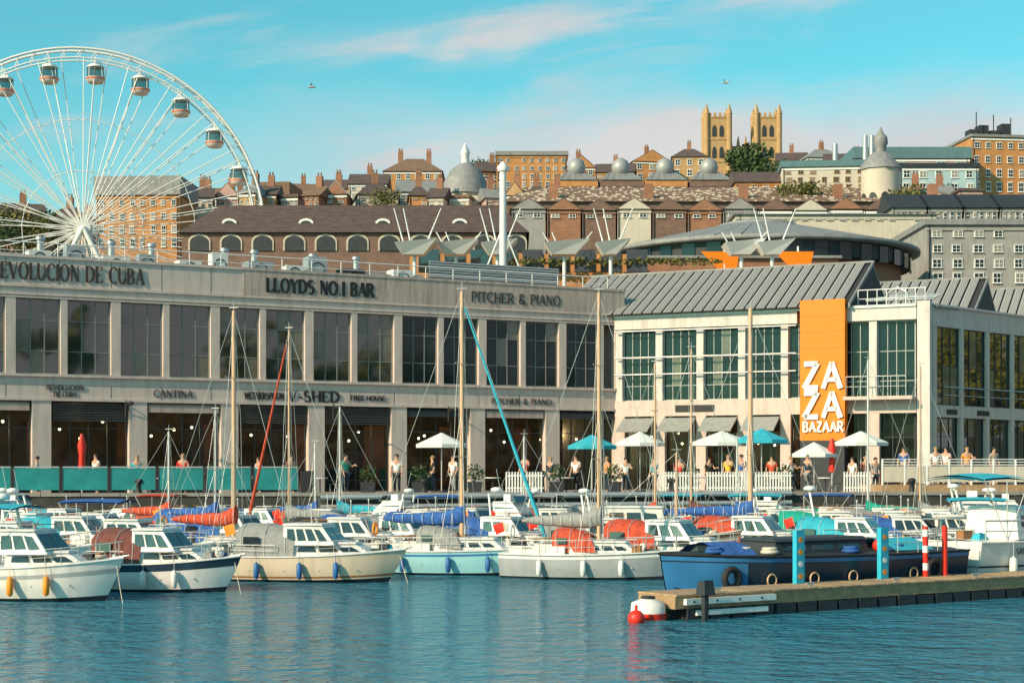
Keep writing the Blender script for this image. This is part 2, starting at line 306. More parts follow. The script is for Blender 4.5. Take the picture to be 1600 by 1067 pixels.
def lettering(text, x, z, h, K=.15, k=.055, serif=True, track=.10, width=None, sx=1.0, y=-.02, t=.03):
    adv = sum((glyph(c, K, k)[0] + track) for c in text) * h
    if width: sx = width / adv
    mb = MB()
    for c in text:
        w, ss = glyph(c, K, k)
        for pts, ws in ss:
            P_ = [(x + p[0]*h*sx, z + p[1]*h) for p in pts]
            stroke(mb, P_, [w_*h for w_ in ws], y, t)
            if serif:
                for p in (pts[0], pts[-1]):
                    if ws[0] >= K*.9 and p[1] in (0, 1): stroke(mb, [(x+(p[0]-.09)*h*sx, z+p[1]*h+(-.02 if p[1] else .02)*h), (x+(p[0]+.09)*h*sx, z+p[1]*h+(-.02 if p[1] else .02)*h)], [k*h]*2, y, t)
        x += (w + track)*h*sx
    return mb

# ---------------------------------------------------------------- ground, water, quay
def sheet(name, m, nx, ny, fn):
    mb = MB(); vs = [fn(i/nx, j/ny) for j in range(ny+1) for i in range(nx+1)]
    mb.add(vs, [(j*(nx+1)+i, j*(nx+1)+i+1, (j+1)*(nx+1)+i+1, (j+1)*(nx+1)+i) for j in range(ny) for i in range(nx)], True)
    return structure(mb.build(name, m))
QZ = 1.8
def quay_y(x): return 70.5 + 0.10 * x
def hill(x, y):
    if y < 100: return QZ - 0.05
    for (a, za), (b, zb) in zip([(100, 1.75), (160, 6), (200, 9), (250, 22), (300, 40), (400, 56), (520, 62), (2500, 62)][:-1], [(160, 6), (200, 9), (250, 22), (300, 40), (400, 56), (520, 62), (2500, 62)]):
        if y <= b: return za + (zb-za)*(y-a)/(b-a)
    return 62
def hz(u, v):
    y = 100 + (v**2.2)*2400; x = (u-.5)*(500 + y*1.9)
    s_ = 1.0 + 0.12*math.sin(x*.02) - (0.30 if x < -20 else 0.0)*min(1, max(0, (-x-20)/60))
    return (x, y, max(1.7, hill(x, y)*s_ if y > 160 else hill(x, y)))
sheet('hillside', 'grass', 60, 60, hz)
qm = MB(); qm.hexa([(-200, quay_y(-200), -3), (400, quay_y(400), -3), (400, 100.5, -3), (-200, 100.5, -3), (-200, quay_y(-200), QZ), (400, quay_y(400), QZ), (400, 100.5, QZ), (-200, 100.5, QZ)])
quay = structure(qm.build('quay', 'quay'))
sheet('pavement', 'paving', 1, 1, lambda u, v: (-200+600*u, (quay_y(-200+600*u)+.35) if v < .5 else 100.4, QZ + .004))
cope = MB()
for i in range(60):
    x0 = -45 + i*1.6; x1 = x0 + 1.575
    bmx = MB(); bmx.hexa([(x0, quay_y(x0)-.06, QZ), (x1, quay_y(x1)-.06, QZ), (x1, quay_y(x1)+.5, QZ), (x0, quay_y(x0)+.5, QZ), (x0, quay_y(x0)-.06, QZ+.14), (x1, quay_y(x1)-.06, QZ+.14), (x1, quay_y(x1)+.5, QZ+.14), (x0, quay_y(x0)+.5, QZ+.14)])
    bmx.build('coping_stone', 'paving', quay)
# water
wm = bpy.data.materials.new('harbour_water'); wm.use_nodes = True; N, L = wm.node_tree.nodes, wm.node_tree.links; b = N['Principled BSDF']
b.inputs['Base Color'].default_value = (0.03, 0.175, 0.26, 1); b.inputs['Roughness'].default_value = 0.09; b.inputs['IOR'].default_value = 1.33
t = N.new('ShaderNodeTexCoord'); prev = None
for sc, st_, dist, w in ((0.6, (1, 1.5, 1), .50, 1.0), (2.0, (1, 1.3, 1), .34, 1.0), (5.5, (1, 1.2, 1), .14, 1.0)):
    mp = N.new('ShaderNodeMapping'); mp.inputs['Scale'].default_value = st_; mp.inputs['Rotation'].default_value = (0, 0, .18 + sc*.1); L.new(t.outputs['Object'], mp.inputs[0])
    ns = N.new('ShaderNodeTexNoise'); ns.inputs['Scale'].default_value = sc; ns.inputs['Detail'].default_value = 3; ns.inputs['Distortion'].default_value = .35; L.new(mp.outputs[0], ns.inputs['Vector'])
    bp = N.new('ShaderNodeBump'); bp.inputs['Strength'].default_value = w; bp.inputs['Distance'].default_value = dist; L.new(ns.outputs[0], bp.inputs['Height'])
    if prev: L.new(prev.outputs[0], bp.inputs['Normal'])
    pn = N.new('ShaderNodeTexNoise'); pn.inputs['Scale'].default_value = .09; pn.inputs['Detail'].default_value = 2; L.new(t.outputs['Object'], pn.inputs['Vector'])
    pr = N.new('ShaderNodeMapRange'); pr.inputs[1].default_value = .36; pr.inputs[2].default_value = .62; pr.inputs[3].default_value = .45; pr.inputs[4].default_value = 1.0; L.new(pn.outputs[0], pr.inputs[0]); L.new(pr.outputs[0], bp.inputs['Strength'])
    prev = bp
L.new(prev.outputs[0], b.inputs['Normal']); MATS['water'] = wm; M['water'] = wm
structure(MB().add([(-900, -70, 0), (900, -70, 0), (900, 200, 0), (-900, 200, 0)], [(0, 1, 2, 3)]).build('water', 'water'))
structure(MB().box(-900, 900, -300, -70, -3, 1.8).build('far_bank', 'grass'))
# ---------------------------------------------------------------- the long flat-topped shed on the left
AX0, AY0 = -22.8, 74.0; AA = math.atan2(15, 28.3); AC, AS = math.cos(AA), math.sin(AA)
def sA(px):
    k = (px-800)/F; return (k*AY0 - AX0)/(AC - k*AS)
shedA = thing('waterfront_shed', 'long flat topped stone waterfront shed lettered REVOLUCION DE CUBA, left half of the quay', 'building', (AX0, AY0, QZ), AA)
AL0, AL1 = -8.0, 32.6
wallmb = MB(); wallmb.box(AL0, AL1, 6, 15, 0, 10.3).box(AL0, AL1, .42, 6, 4.25, 5.3).box(AL0, AL1, .42, 6, 8.9, 10.3).box(AL0, AL0+.3, .3, 6, 0, 10.3).box(AL1-.3, AL1, .3, 6, 0, 10.3)
wallA = wallmb.build('wall', 'room', shedA)
f = MB(); f.box(AL0, AL1, 0, .42, 8.8, 10.60); fa = f.build('fascia', 'stone', shedA)
MB().box(AL0, sA(380), -.07, .6, 10.60, 10.72).build('coping', 'stone', shedA)
MB().box(sA(380)+.004, AL1+.1, -.07, .6, 10.60, 10.72).build('coping', 'concrete', shedA)
MB().box(sA(380), AL1+.02, -.035, 0, 9.42, 10.598).build('weathered_fascia', 'concrete', shedA)
for z0, z1, pr in ((9.28, 9.40, .09), (8.92, 9.04, .07), (8.8, 8.86, .05)): MB().box(AL0, AL1, -pr, 0, z0, z1).build('string_course', 'stone', shedA)
MB().box(AL0, AL1, 0, .42, 4.2, 5.4).build('floor_band', 'stone', shedA)
for z0, z1, pr in ((5.28, 5.40, .14), (4.95, 5.0, .03), (4.2, 4.32, .10)): MB().box(AL0, AL1, -pr, 0, z0, z1).build('ledge', 'stone', shedA)
jn = MB()
for i in range(17):
    s_ = AL0 + 1.2 + i*2.36
    jn.box(s_-.012, s_+.012, -.004, 0, 9.42, 10.6).box(s_-.012, s_+.012, -.004, 0, 4.34, 4.94)
jn.build('panel_joints', 'groove', shedA)
BP = 2.36; s00 = sA(100); pil_me = None; wf_me = pane_me = None
def window_meshes(w, h, cols, rows, fr=.06, d=.10):
    fm = MB().box(0, w, 0, d, 0, fr).box(0, w, 0, d, h-fr, h).box(0, fr, 0, d, fr, h-fr).box(w-fr, w, 0, d, fr, h-fr)
    xs = [fr + (w-2*fr)*i/cols for i in range(cols+1)]; zs = [fr + (h-2*fr)*r for r in rows]
    for x in xs[1:-1]: fm.box(x-fr/3, x+fr/3, .012, d-.01, fr, h-fr)
    for z in zs[1:-1]:
        for i in range(cols): fm.box(xs[i]+fr/3, xs[i+1]-fr/3, .02, d-.02, z-fr/3, z+fr/3)
    cells = [(xs[i], zs[j], xs[i+1]-xs[i], zs[j+1]-zs[j]) for i in range(cols) for j in range(len(zs)-1)]
    return fm, cells
def glazed(parent, x, y, z, w, h, cols, rows, frm='frame', glass='glass', name='window', fr=.06, cache={}):
    key = (round(w, 3), round(h, 3), cols, tuple(rows), frm, glass, fr)
    if key not in cache:
        fm, cells = window_meshes(w, h, cols, rows, fr); gm = {}
        for c in cells:
            kk = (round(c[2], 3), round(c[3], 3))
            if kk not in gm: gm[kk] = MB().box(0, c[2], .045, .06, 0, c[3]).mesh('pane', glass)
        cache[key] = (fm.mesh(name, frm), cells, gm)
    fme, cells, gm = cache[key]
    o = inst(fme, name, parent, (x, y, z))
    for c in cells:
        kk = (round(c[2], 3), round(c[3], 3)); gme = gm[kk]
        if glass != 'shopglass' and random.random() < .10:
            if (kk, 'b') not in gm: gm[(kk, 'b')] = MB().box(0, c[2], .045, .06, 0, c[3]).mesh('pane', 'blind')
            gme = gm[(kk, 'b')]
        p = inst(gme, 'pane', o, (c[0], 0, c[1]))
        p.rotation_euler.z = random.uniform(-.006, .006)
    return o
pil_me = MB().box(-.15, .15, -.03, .42, 5.4, 8.8).mesh('pilaster', 'stone')
pil_w = MB().box(-.22, .22, -.03, .42, 5.4, 8.8).mesh('pilaster', 'stone')
for i in range(-4, 14):
    s_ = s00 + i*BP
    if s_ < AL0+.3 or s_ > AL1: continue
    inst(pil_w if i % 2 else pil_me, 'pilaster', shedA, (s_, 0, 0))
    e = .22 if i % 2 else .15; e2 = .15 if i % 2 else .22
    if s_ + BP < AL1: glazed(shedA, s_+e, .16, 5.4, BP-e-e2, 3.4, 3, (0, .30, .72, 1), frm='mid_frame', glass='glass' if i < 7 else 'glass2')
MB().box(AL1-.55, AL1, 0, .42, 0, 8.8).build('end_pier', 'stone', shedA)
# ground floor: wide columns, shopfronts, lamps, awning boxes
col_me = MB().box(-.42, .42, -.05, .5, 0, 4.2).mesh('column', 'stone'); lamp_me = MB().ball((0, 0, 0), .07, 8).mesh('pendant_lamp', 'lamp')
shut_me = MB()
for k in range(7): shut_me.box(.1, 3.6, .05, .10, 3.30+k*.12, 3.38+k*.12)
shut_me = shut_me.mesh('louvre', 'frame')
for i in range(-3, 8):
    s_ = s00 - 1.0 + i*2*BP*.93
    if s_ < AL0 or s_ > AL1: continue
    inst(col_me, 'column', shedA, (s_, 0, 0))
    wdt = 2*BP*.93 - .84
    if s_ + .42 + wdt < AL1:
        glazed(shedA, s_+.42, .3, 0, wdt, 4.2, 4, (0, .12, .72, 1), glass='shopglass', name='shopfront', fr=.07)
        if i in (0, 2, 3): inst(shut_me, 'louvre', shedA, (s_+.42, 0, 0))
        else: MB().hexa([(s_+.5, -.02, 3.75), (s_+.3+wdt, -.02, 3.75), (s_+.3+wdt, 0.2, 3.75), (s_+.5, .2, 3.75), (s_+.5, -.02, 4.05), (s_+.3+wdt, -.02, 4.05), (s_+.3+wdt, .2, 4.18), (s_+.5, .2, 4.18)]).build('awning_box', 'concrete' if i % 2 else 'charcoal', shedA)
        MB().box(s_+.5, s_+.9+random.random()*1.6, 5.6, 5.9, .2, 3.4).build('interior_panel', 'warmwood', shedA)
        MB().box(s_+.6, s_+wdt, 3.4, 3.9, .1, 1.1).build('bar_counter', random.choice(['warmwood', 'charcoal', 'teal_glass']), shedA)
        for q in range(4): inst(lamp_me, 'pendant_lamp', shedA, (s_+.8+q*.85+random.uniform(-.2, .2), 1.2+random.random()*3, 2.5+random.random()*.9))
def room_light(parent, x, y, z, e=70):
    l = bpy.data.objects.new('room_lamp', bpy.data.lights.new('room_lamp', 'POINT')); COL.objects.link(l); l.parent = parent; l.location = (x, y, z)
    l.data.energy = e; l.data.color = (1.0, .62, .32); l.data.shadow_soft_size = .3
for i in range(-1, 7): room_light(shedA, s00 - 1.0 + i*2*BP*.93 + 2.2, 3.0, 3.0)
def sign(parent, text, x0, x1, z, h, m, K=.15, k=.055, serif=True, y=-.03):
    if h < .3: return lettering(text, x0, z, h, K, k, serif, width=x1-x0, y=y).build('lettering', m, parent)
    adv = sum((glyph(c, K, k)[0] + .10) for c in text)*h; sx = (x1-x0)/adv; x = 0
    for c in text:
        if c != ' ': lettering(c, x0+x, z, h, K, k, serif, y=y, sx=sx).build('letter', m, parent)
        x += (glyph(c, K, k)[0]+.10)*h*sx
sign(shedA, 'REVOLUCION DE CUBA', sA(-14), sA(226), 9.62, .74, 'brown_letter', K=.16, k=.05)
sign(shedA, 'LLOYDS NO.1 BAR', sA(416), sA(585), 9.62, .66, 'black', K=.24, k=.10, serif=True, y=-.04)
sign(shedA, 'PITCHER & PIANO', sA(736), sA(876), 9.66, .52, 'brown_letter', K=.14, k=.055, y=-.04)
sign(shedA, 'REVOLUCION', sA(72), sA(132), 4.70, .22, 'brown_letter', y=-.02); sign(shedA, 'DE CUBA', sA(84), sA(120), 4.40, .22, 'brown_letter', y=-.02)
sign(shedA, 'CANTINA', sA(240), sA(302), 4.46, .34, 'brown_letter', y=-.02)
sign(shedA, 'WETHERSPOON', sA(382), sA(444), 4.46, .34, 'black', K=.15, k=.09, serif=False, y=-.02)
sign(shedA, 'V-SHED', sA(450), sA(532), 4.38, .52, 'black', K=.26, k=.09, y=-.02)
sign(shedA, 'FREE HOUSE', sA(548), sA(602), 4.50, .24, 'black', K=.2, k=.12, serif=False, y=-.02)
sign(shedA, 'PITCHER & PIANO', sA(768), sA(862), 4.46, .30, 'brown_letter', y=-.02)
wl_ = MB().cyl((0, 0, 4.1), (0, -.95, 4.1), .035).cyl((0, -.25, 4.1), (0, 0, 3.7), .025).cyl((0, -.75, 4.12), (0, -1.15, 4.12), .11, .07).cyl((0, 0, 3.5), (0, 0, 4.3), .05)
for px in (196, 520, 700): inst(wl_.mesh('wall_lamp', 'black'), 'wall_lamp', shedA, (sA(px), -.06, 0))
# on its roof
rail = MB()
for i in range(27):
    s_ = AL0 + i*1.55; rail.cyl((s_, 1.2, 10.4), (s_, 1.2, 11.45), .025, n=5)
rail.tube([(AL0, 1.2, 11.45), (AL1-.5, 1.2, 11.45)], .028).tube([(AL0, 1.2, 11.05), (AL1-.5, 1.2, 11.05)], .02)
rail.build('roof_railing', 'white_steel', shedA)
MB().box(AL0, 24, 4.2, 11, 10.3, 11.25).build('roof_plant_deck', 'lead', shedA)
for k in range(6): MB().tube([(AL0+k*3.2, 3.2+.25*k, 10.95+.1*(k % 3)), (AL0+k*3.2+9, 3.2+.25*k, 10.95+.1*(k % 3))], .09, 8).build('roof_duct', 'steel', shedA)
for k, (px, w, h, m) in enumerate([(60, 1.0, .8, 'white_steel'), (120, .9, 1.1, 'steel'), (178, 1.3, .7, 'white_steel'), (236, .8, .9, 'steel'), (300, 1.1, .75, 'white_steel'), (352, .8, 1.2, 'white_steel'), (410, 1.3, .9, 'steel'), (470, .9, .8, 'white_steel'), (505, 1.0, 1.3, 'steel'), (560, 1.2, .8, 'charcoal'), (640, 1.1, .9, 'white_steel')]):
    s_ = sA(px); u = MB().box(s_, s_+w, 2.0, 2.0+w*.8, 10.42, 10.42+h).build('air_conditioner', m, shedA)
    MB().torus((s_+w*.5, 1.99, 10.42+h*.5), min(w, h)*.36, .03, 'y', 14, 4).build('fan_grille', 'charcoal', u)
for k, px in enumerate((90, 205, 270, 388, 436, 530, 600)):
    s_ = sA(px); MB().cyl((s_, 3.6, 10.3), (s_, 3.6, 11.9), .16, n=10).cyl((s_, 3.6, 11.9), (s_, 3.6, 12.05), .26, .2, n=10).build('vent_pipe', 'steel', shedA)
# horizontal slatted screen above the parapet
scr = MB().box(sA(700), sA(905), 2.3, 2.4, 10.5, 11.9).build('plant_screen', 'charcoal', shedA)
sl_me = MB().box(0, sA(905)-sA(700), 0, .09, 0, .085).mesh('slat', 'steel')
for k in range(11): inst(sl_me, 'slat', scr, (sA(700), 2.19, 10.55+k*.128))
MB().box(sA(560), sA(690), 2.2, 3.4, 10.4, 11.1).build('roof_duct', 'steel', shedA)

# ---------------------------------------------------------------- the hall with pitched roofs on the right
BX0, BY0 = 5.5, 89.0; BA = math.atan2(-7, 15); BC, BS = math.cos(BA), math.sin(BA); BLEN = math.hypot(15, 7)
def sB(px, y=0.0):
    k = (px-800)/F; x0 = BX0 - BS*y; y0 = BY0 + BC*y; return (k*y0 - x0)/(BC - k*BS)
hall = thing('pitched_roof_hall', 'pale hall with grey pitched metal roofs and glazed corner, right half of the quay', 'building', (BX0, BY0, QZ), BA)
EZ = 9.15
MB().box(0.1, BLEN-.6, 6, 12, 0, EZ-.1).box(.1, BLEN-.5, .5, 6, 3.9, 4.5).box(.1, BLEN-.5, .5, 6, 8.6, 9.1).build('wall', 'room', hall)
MB().box(0.02, sB(1246), -.12, .5, 8.52, EZ).build('fascia', 'white_wall', hall)
MB().box(sB(1324), BLEN-.55, -.12, .5, 8.52, EZ).build('fascia', 'white_wall', hall)
MB().box(0.02, BLEN-.55, -.05, .5, 3.9, 4.72).build('floor_band', 'stone', hall)
MB().box(0.02, BLEN-.55, -.20, .5, EZ, EZ+.14).build('gutter', 'steel', hall)
for z in (8.4, 7.0, 6.1): MB().cyl((0.1, -.30, z), (sB(1246), -.30, z), .045, n=6).build('shading_rail', 'steel', hall)
nb = 7; bs = [0.05 + (BLEN-.7)*i/nb for i in range(nb+1)]
bpm = MB().box(-.19, .19, -.04, .5, 4.72, 8.52).mesh('pilaster', 'white_wall'); bcm = MB().box(-.27, .27, -.04, .5, 0, 3.9).mesh('column', 'stone')
for i in (0, 2, 4, 5, 6): room_light(hall, bs[i]+1.3, 2.6, 2.9)
for i in range(nb):
    inst(bpm, 'pilaster', hall, (bs[i]+.2, 0, 0)); inst(bcm, 'column', hall, (bs[i]+.25, 0, 0))
    glazed(hall, bs[i]+.39, .2, 4.72, bs[1]-bs[0]-.38, 3.8, 4, (0, .2, .6, 1), frm='pale_frame', glass='glass2', fr=.05)
    glazed(hall, bs[i]+.52, .3, 0, bs[1]-bs[0]-.54, 3.9, 3, (0, .7, 1), glass='shopglass', name='shopfront', fr=.06)
    MB().box(bs[i]+.4, bs[i]+1.2+random.random(), 5.5, 5.9, .2, 3.2).build('interior_panel', 'warmwood', hall)
    MB().box(bs[i]+.5, bs[i]+2.1, 3.2, 3.7, .1, 1.1).build('bar_counter', random.choice(['warmwood', 'charcoal']), hall)
    for q in range(5): inst(lamp_me, 'pendant_lamp', hall, (bs[i]+.4+q*.42, .9+random.random()*3, 2.3+random.random()*.8))
    if i < 4: MB().hexa([(bs[i]+.45, -1.15, 3.05), (bs[i+1]-.05, -1.15, 3.05), (bs[i+1]-.05, -.05, 3.7), (bs[i]+.45, -.05, 3.7), (bs[i]+.45, -1.15, 3.12), (bs[i+1]-.05, -1.15, 3.12), (bs[i+1]-.05, -.05, 3.8), (bs[i]+.45, -.05, 3.8)]).build('awning', 'grey_cover', hall)
MB().box(sB(1056), sB(1116), -.12, -.05, 4.12, 4.46).build('sign_board', 'black', hall)
# balcony in front of the last bays
bal = MB().box(sB(1324), BLEN-.6, -.9, -.05, 4.55, 4.72)
bal = bal.build('balcony', 'stone', hall)
br = MB()
for k in range(9): x = sB(1328) + (BLEN-.9-sB(1328))*k/8; br.cyl((x, -.86, 4.72), (x, -.86, 5.7), .02, n=5)
br.tube([(sB(1328), -.86, 5.7), (BLEN-.9, -.86, 5.7)], .025); br.tube([(sB(1328), -.86, 5.2), (BLEN-.9, -.86, 5.2)], .015); br.build('balcony_rail', 'steel', hall)
# orange banner tower with white lettering
b0, b1 = sB(1250, -.6), sB(1320, -.6)
ban = MB().box(b0, b1, -.62, -.02, 2.55, 9.62).build('banner_panel', 'orange', hall)
MB().box(b0+.02, b1-.02, -.6, -.04, 0, 2.545).build('banner_base', 'charcoal', hall)
for k in range(8): MB().box(b0, b1, -.624, -.62, 3.2+k*.8, 3.212+k*.8).build('panel_joint', 'warmwood', ban)
bw = b1-b0
def sign_on(parent, text, x0, w_, z, h, K, k, y, t):
    adv = sum((glyph(c, K, k)[0] + .10) for c in text)*h; sx = w_/adv; x = 0
    for c in text: lettering(c, x0+x, z, h, K, k, False, y=y, sx=sx, t=t).build('letter', 'white', parent); x += (glyph(c, K, k)[0]+.10)*h*sx
sign_on(ban, 'ZA', b0+.16, bw*.93, 5.15, 1.3, .20, .17, -.63, .10)
sign_on(ban, 'ZA', b0+.16, bw*.93, 3.68, 1.3, .20, .17, -.63, .10)
sign_on(ban, 'BAZAAR', b0+.16, bw*.93, 2.98, .52, .20, .16, -.63, .08)
# corner column and the long glazed side
MB().box(BLEN-.5, BLEN+.12, -.16, .5, 0, EZ+.25).build('corner_column', 'white_wall', hall)
side = thing('glazed_side_wing', 'dark reflecting glazed side of the hall, beyond the pale corner column', 'building', (20.62, 82.1, QZ), PI/4)
SLN = 16.0
MB().box(0.3, SLN, .02, .4, 8.2, EZ+.05).build('fascia', 'stone', side); MB().box(0.3, SLN, .02, .4, 3.7, 4.3).build('floor_band', 'stone', side)
MB().box(.3, SLN, .44, 5, 0, EZ).build('wall', 'room', side); MB().box(.3, SLN, -.1, .4, EZ+.05, EZ+.15).build('coping', 'steel', side)
scm = MB().box(-.16, .16, 0, .4, 0, 8.2).mesh('column', 'stone')
for i in range(6):
    x = .5 + i*2.6; inst(scm, 'column', side, (x, 0, 0))
    glazed(side, x+.16, .12, 4.3, 2.28, 3.9, 3, (0, .5, 1), glass='glass', fr=.05)
    glazed(side, x+.16, .2, 0, 2.28, 3.7, 3, (0, .75, 1), glass='glass', name='shopfront', fr=.05)
for i, (a, b_) in enumerate(((1.6, 2.6), (4.6, 5.8))): MB().box(a, b_, -.02, .02, 3.85, 4.1).build('sign_board', 'black', side)
MB().tube([(1.0, -.2, 5.2), (15, -.2, 5.2)], .03).tube([(1.0, -.2, 4.8), (15, -.2, 4.8)], .02).build('rail', 'steel', side)
# the pitched roofs, sheet by sheet
def pitched(parent, s0, s1, ye, yr, ze, zr, yb, pw=.56):
    run = yr-ye; base = MB().add([(s0, ye, ze-.06), (s1, ye, ze-.06), (s1, yr, zr-.06), (s0, yr, zr-.06), (s1, yb, ze-.06), (s0, yb, ze-.06)], [(0, 1, 2, 3), (3, 2, 4, 5), (1, 4, 2), (0, 3, 5)])
    ro = base.build('roof', 'roof_dark', parent)  # dark under-sheet: its gaps paint the ribs' shadow lines between the sheets
    L_ = math.hypot(run, zr-ze); th = math.atan2(zr-ze, run)
    pm = MB().box(0, pw-.11, 0, L_, 0, .05); 
    for q in (.12, .24, .36): pm.box(q, q+.02, 0, L_, .05, .075)
    pm = pm.mesh('roof_panel', 'roof_panel')
    n = int((s1-s0)/pw)
    for i in range(n):
        o = inst(pm, 'roof_panel', ro, (s0+.04+i*pw, ye, ze)); o.rotation_euler.x = th + random.uniform(-.002, .002)
    th2 = math.atan2(zr-ze, yb-yr); pb = MB().box(0, s1-s0, -math.hypot(yb-yr, zr-ze), 0, 0, .05).build('roof_panel', 'roof_panel', ro, (s0, yr, zr)); pb.rotation_euler.x = -th2
    pb.location = (s0, yr, zr); pb.data.transform(Matrix.Diagonal((1, -1, 1, 1)))
    MB().box(s0-.05, s1+.1, yr-.1, yr+.1, zr+.02, zr+.12).build('ridge_cap', 'lead', ro)
    MB().hexa([(s1, ye, ze-.1), (s1+.09, ye, ze-.1), (s1+.09, yr, zr-.1), (s1, yr, zr-.1), (s1, ye, ze+.1), (s1+.09, ye, ze+.1), (s1+.09, yr, zr+.1), (s1, yr, zr+.1)]).build('verge', 'lead', ro)
    return ro
pitched(hall, -3.3, 12.7, -.5, 4.9, EZ+.16, EZ+2.85, 10)
MB().box(-3.3, -.1, .6, 10, 0, EZ+.1).build('rear_wall', 'concrete', hall)
pitched(hall, 6.0, 17.0, 9.6, 15.0, EZ+.16, EZ+2.85, 20)
pitched(hall, 8.0, 21.0, 20.4, 26.0, EZ+.16, EZ+3.3, 31)
MB().hexa([(0, 12, 0), (20.2, 12, 0), (26.6, 31, 0), (0, 31, 0), (0, 12, EZ+.1), (20.2, 12, EZ+.1), (26.6, 31, EZ+.1), (0, 31, EZ+.1)]).build('rear_wall', 'concrete', hall)
MB().hexa([(12.8, .5, EZ-.05), (16.9, .5, EZ-.05), (20.2, 12, EZ-.05), (12.8, 12, EZ-.05), (12.8, .5, EZ+.08), (16.9, .5, EZ+.08), (20.2, 12, EZ+.08), (12.8, 12, EZ+.08)]).build('flat_roof', 'lead', hall)
for k in range(5): MB().tube([(13.2+k*.2, 1.2+k*.5, EZ+.5+.1*k), (16.5, 1.6+k*.5, EZ+.5+.1*k)], .07, 7).build('roof_duct', 'steel', hall)
rp = MB()
for k in range(8): rp.cyl((12.9+k*.48, .8, EZ), (12.9+k*.48, .8, EZ+1.0), .025, n=5)
rp.tube([(12.9, .8, EZ+1.0), (16.3, .8, EZ+1.0)], .03).tube([(12.9, .8, EZ+.55), (16.3, .8, EZ+.55)], .02); rp.build('roof_railing', 'white_steel', hall)
MB().tube([(14.0, 2.0, EZ), (14.2, 1.8, EZ+.9), (14.7, 1.6, EZ+1.15), (15.2, 1.5, EZ+.9), (15.4, 1.5, EZ+.2)], .07, 8).build('vent_pipe', 'steel', hall)

# ---------------------------------------------------------------- things standing on the quay
def spot(px, d): return (wx(px, d), d)
def glass_screens():
    g = 'teal glass wind screens along the left quay edge'
    for i in range(8):
        x0 = -24.5 + i*1.95; t_ = thing('wind_screen', ['teal glass wind screen at the left end of the quay terrace', 'teal glass wind screen second from the left on the quay edge', 'teal glass wind screen third from the left on the quay edge', 'teal glass wind screen beside the red furled parasol', 'teal glass wind screen just right of the red furled parasol', 'teal glass wind screen below the CANTINA lettering', 'teal glass wind screen next to the last one on the right of the terrace', 'teal glass wind screen at the right end of the terrace, by the tan mast'][i], 'screen', (x0, quay_y(x0)+.25, QZ+.14), 0.0997, g)
        MB().box(.06, 1.86, -.012, .012, .12, 1.02).build('glass_panel', 'teal_glass', t_)
        for x in (0.03, 1.89): MB().box(x-.03, x+.03, -.03, .03, 0, 1.1).build('post', 'charcoal', t_)
        MB().box(.06, 1.86, -.03, .03, 1.04, 1.10).build('rail', 'steel', t_)
glass_screens()
def parasol(px, d, r, h, m, label, closed=False, group='parasols on the quay'):
    x, y = spot(px, d); t_ = thing('parasol', label, 'parasol', (x, y, QZ), random.random(), group)
    MB().cyl((0, 0, 0), (0, 0, h), .03, n=8).build('pole', 'alu', t_); MB().cyl((0, 0, 0), (0, 0, .1), .32, n=12).build('base', 'charcoal', t_)
    if closed: MB().lathe([(.16, h-1.5), (.13, h-.9), (.2, h-.45), (.06, h+.05)], 10).build('canopy', m, t_)
    else:
        n = 8; rr = [[((r if j else .03)*math.cos(2*PI*i/n), (r if j else .03)*math.sin(2*PI*i/n), h+.02 if not j else h-.52) for i in range(n)] for j in (1, 0)]
        dn = [(p[0]*.995, p[1]*.995, p[2]-.16) for p in rr[0]]
        MB().rings([dn, rr[0], rr[1]], cap=False, smooth=False).build('canopy', m, t_)
        rb = MB()
        for i in range(n): rb.cyl((0, 0, h-.6), (r*.7*math.cos(2*PI*i/n), r*.7*math.sin(2*PI*i/n), h-.38), .012, n=4)
        rb.build('ribs', 'alu', t_)
parasol(128, 72.0, 1.2, 2.6, 'red', 'red furled parasol leaning over the teal screens at far left', True)
parasol(925, 80, 1.25, 2.75, 'cyan_cover', 'pale turquoise open parasol right of the tall white mast')
parasol(690, 78, 1.2, 2.8, 'parasol', 'white open parasol below the lettering PITCHER & PIANO')
parasol(1000, 80.5, 1.2, 2.9, 'parasol', 'white open parasol left of the tan masts in front of the hall')
parasol(1128, 79, 1.5, 2.9, 'parasol', 'white open parasol with the widest canopy, behind the tallest tan mast')
parasol(1190, 78, 1.3, 3.0, 'cyan_cover', 'turquoise open parasol left of the orange banner')
parasol(1272, 77.5, 1.1, 2.35, 'parasol', 'small white open parasol directly under the orange banner')
parasol(1345, 79, 1.3, 2.9, 'parasol', 'white open parasol right of the orange banner')
parasol(1300, 77, 1.2, 2.5, 'red', 'red furled parasol at the foot of the orange banner', True)
def picket(px, d, w, label):
    x, y = spot(px, d); t_ = thing('picket_barrier', label, 'fence', (x, y, QZ), .08, 'white picket barriers of the terrace')
    pk = MB().box(0, .07, -.01, .01, .08, 1.0).mesh('picket', 'white'); n = int(w/.13)
    for i in range(n): inst(pk, 'picket', t_, (i*.13, 0, 0))
    MB().box(0, w, .012, .04, .25, .32).build('rail', 'white', t_); MB().box(0, w, .012, .04, .8, .87).build('rail', 'white', t_)
picket(1030, 74.5, 1.9, 'white picket barrier at the left end of the row below the hall windows'); picket(1104, 74.6, 2.0, 'white picket barrier right behind the tallest tan mast')
picket(1180, 74.7, 1.7, 'white picket barrier left of the orange banner base'); picket(1318, 75, 1.4, 'white picket barrier just right of the red furled parasol')
picket(790, 74.0, 1.7, 'white picket barrier under the pale mast in mid picture')
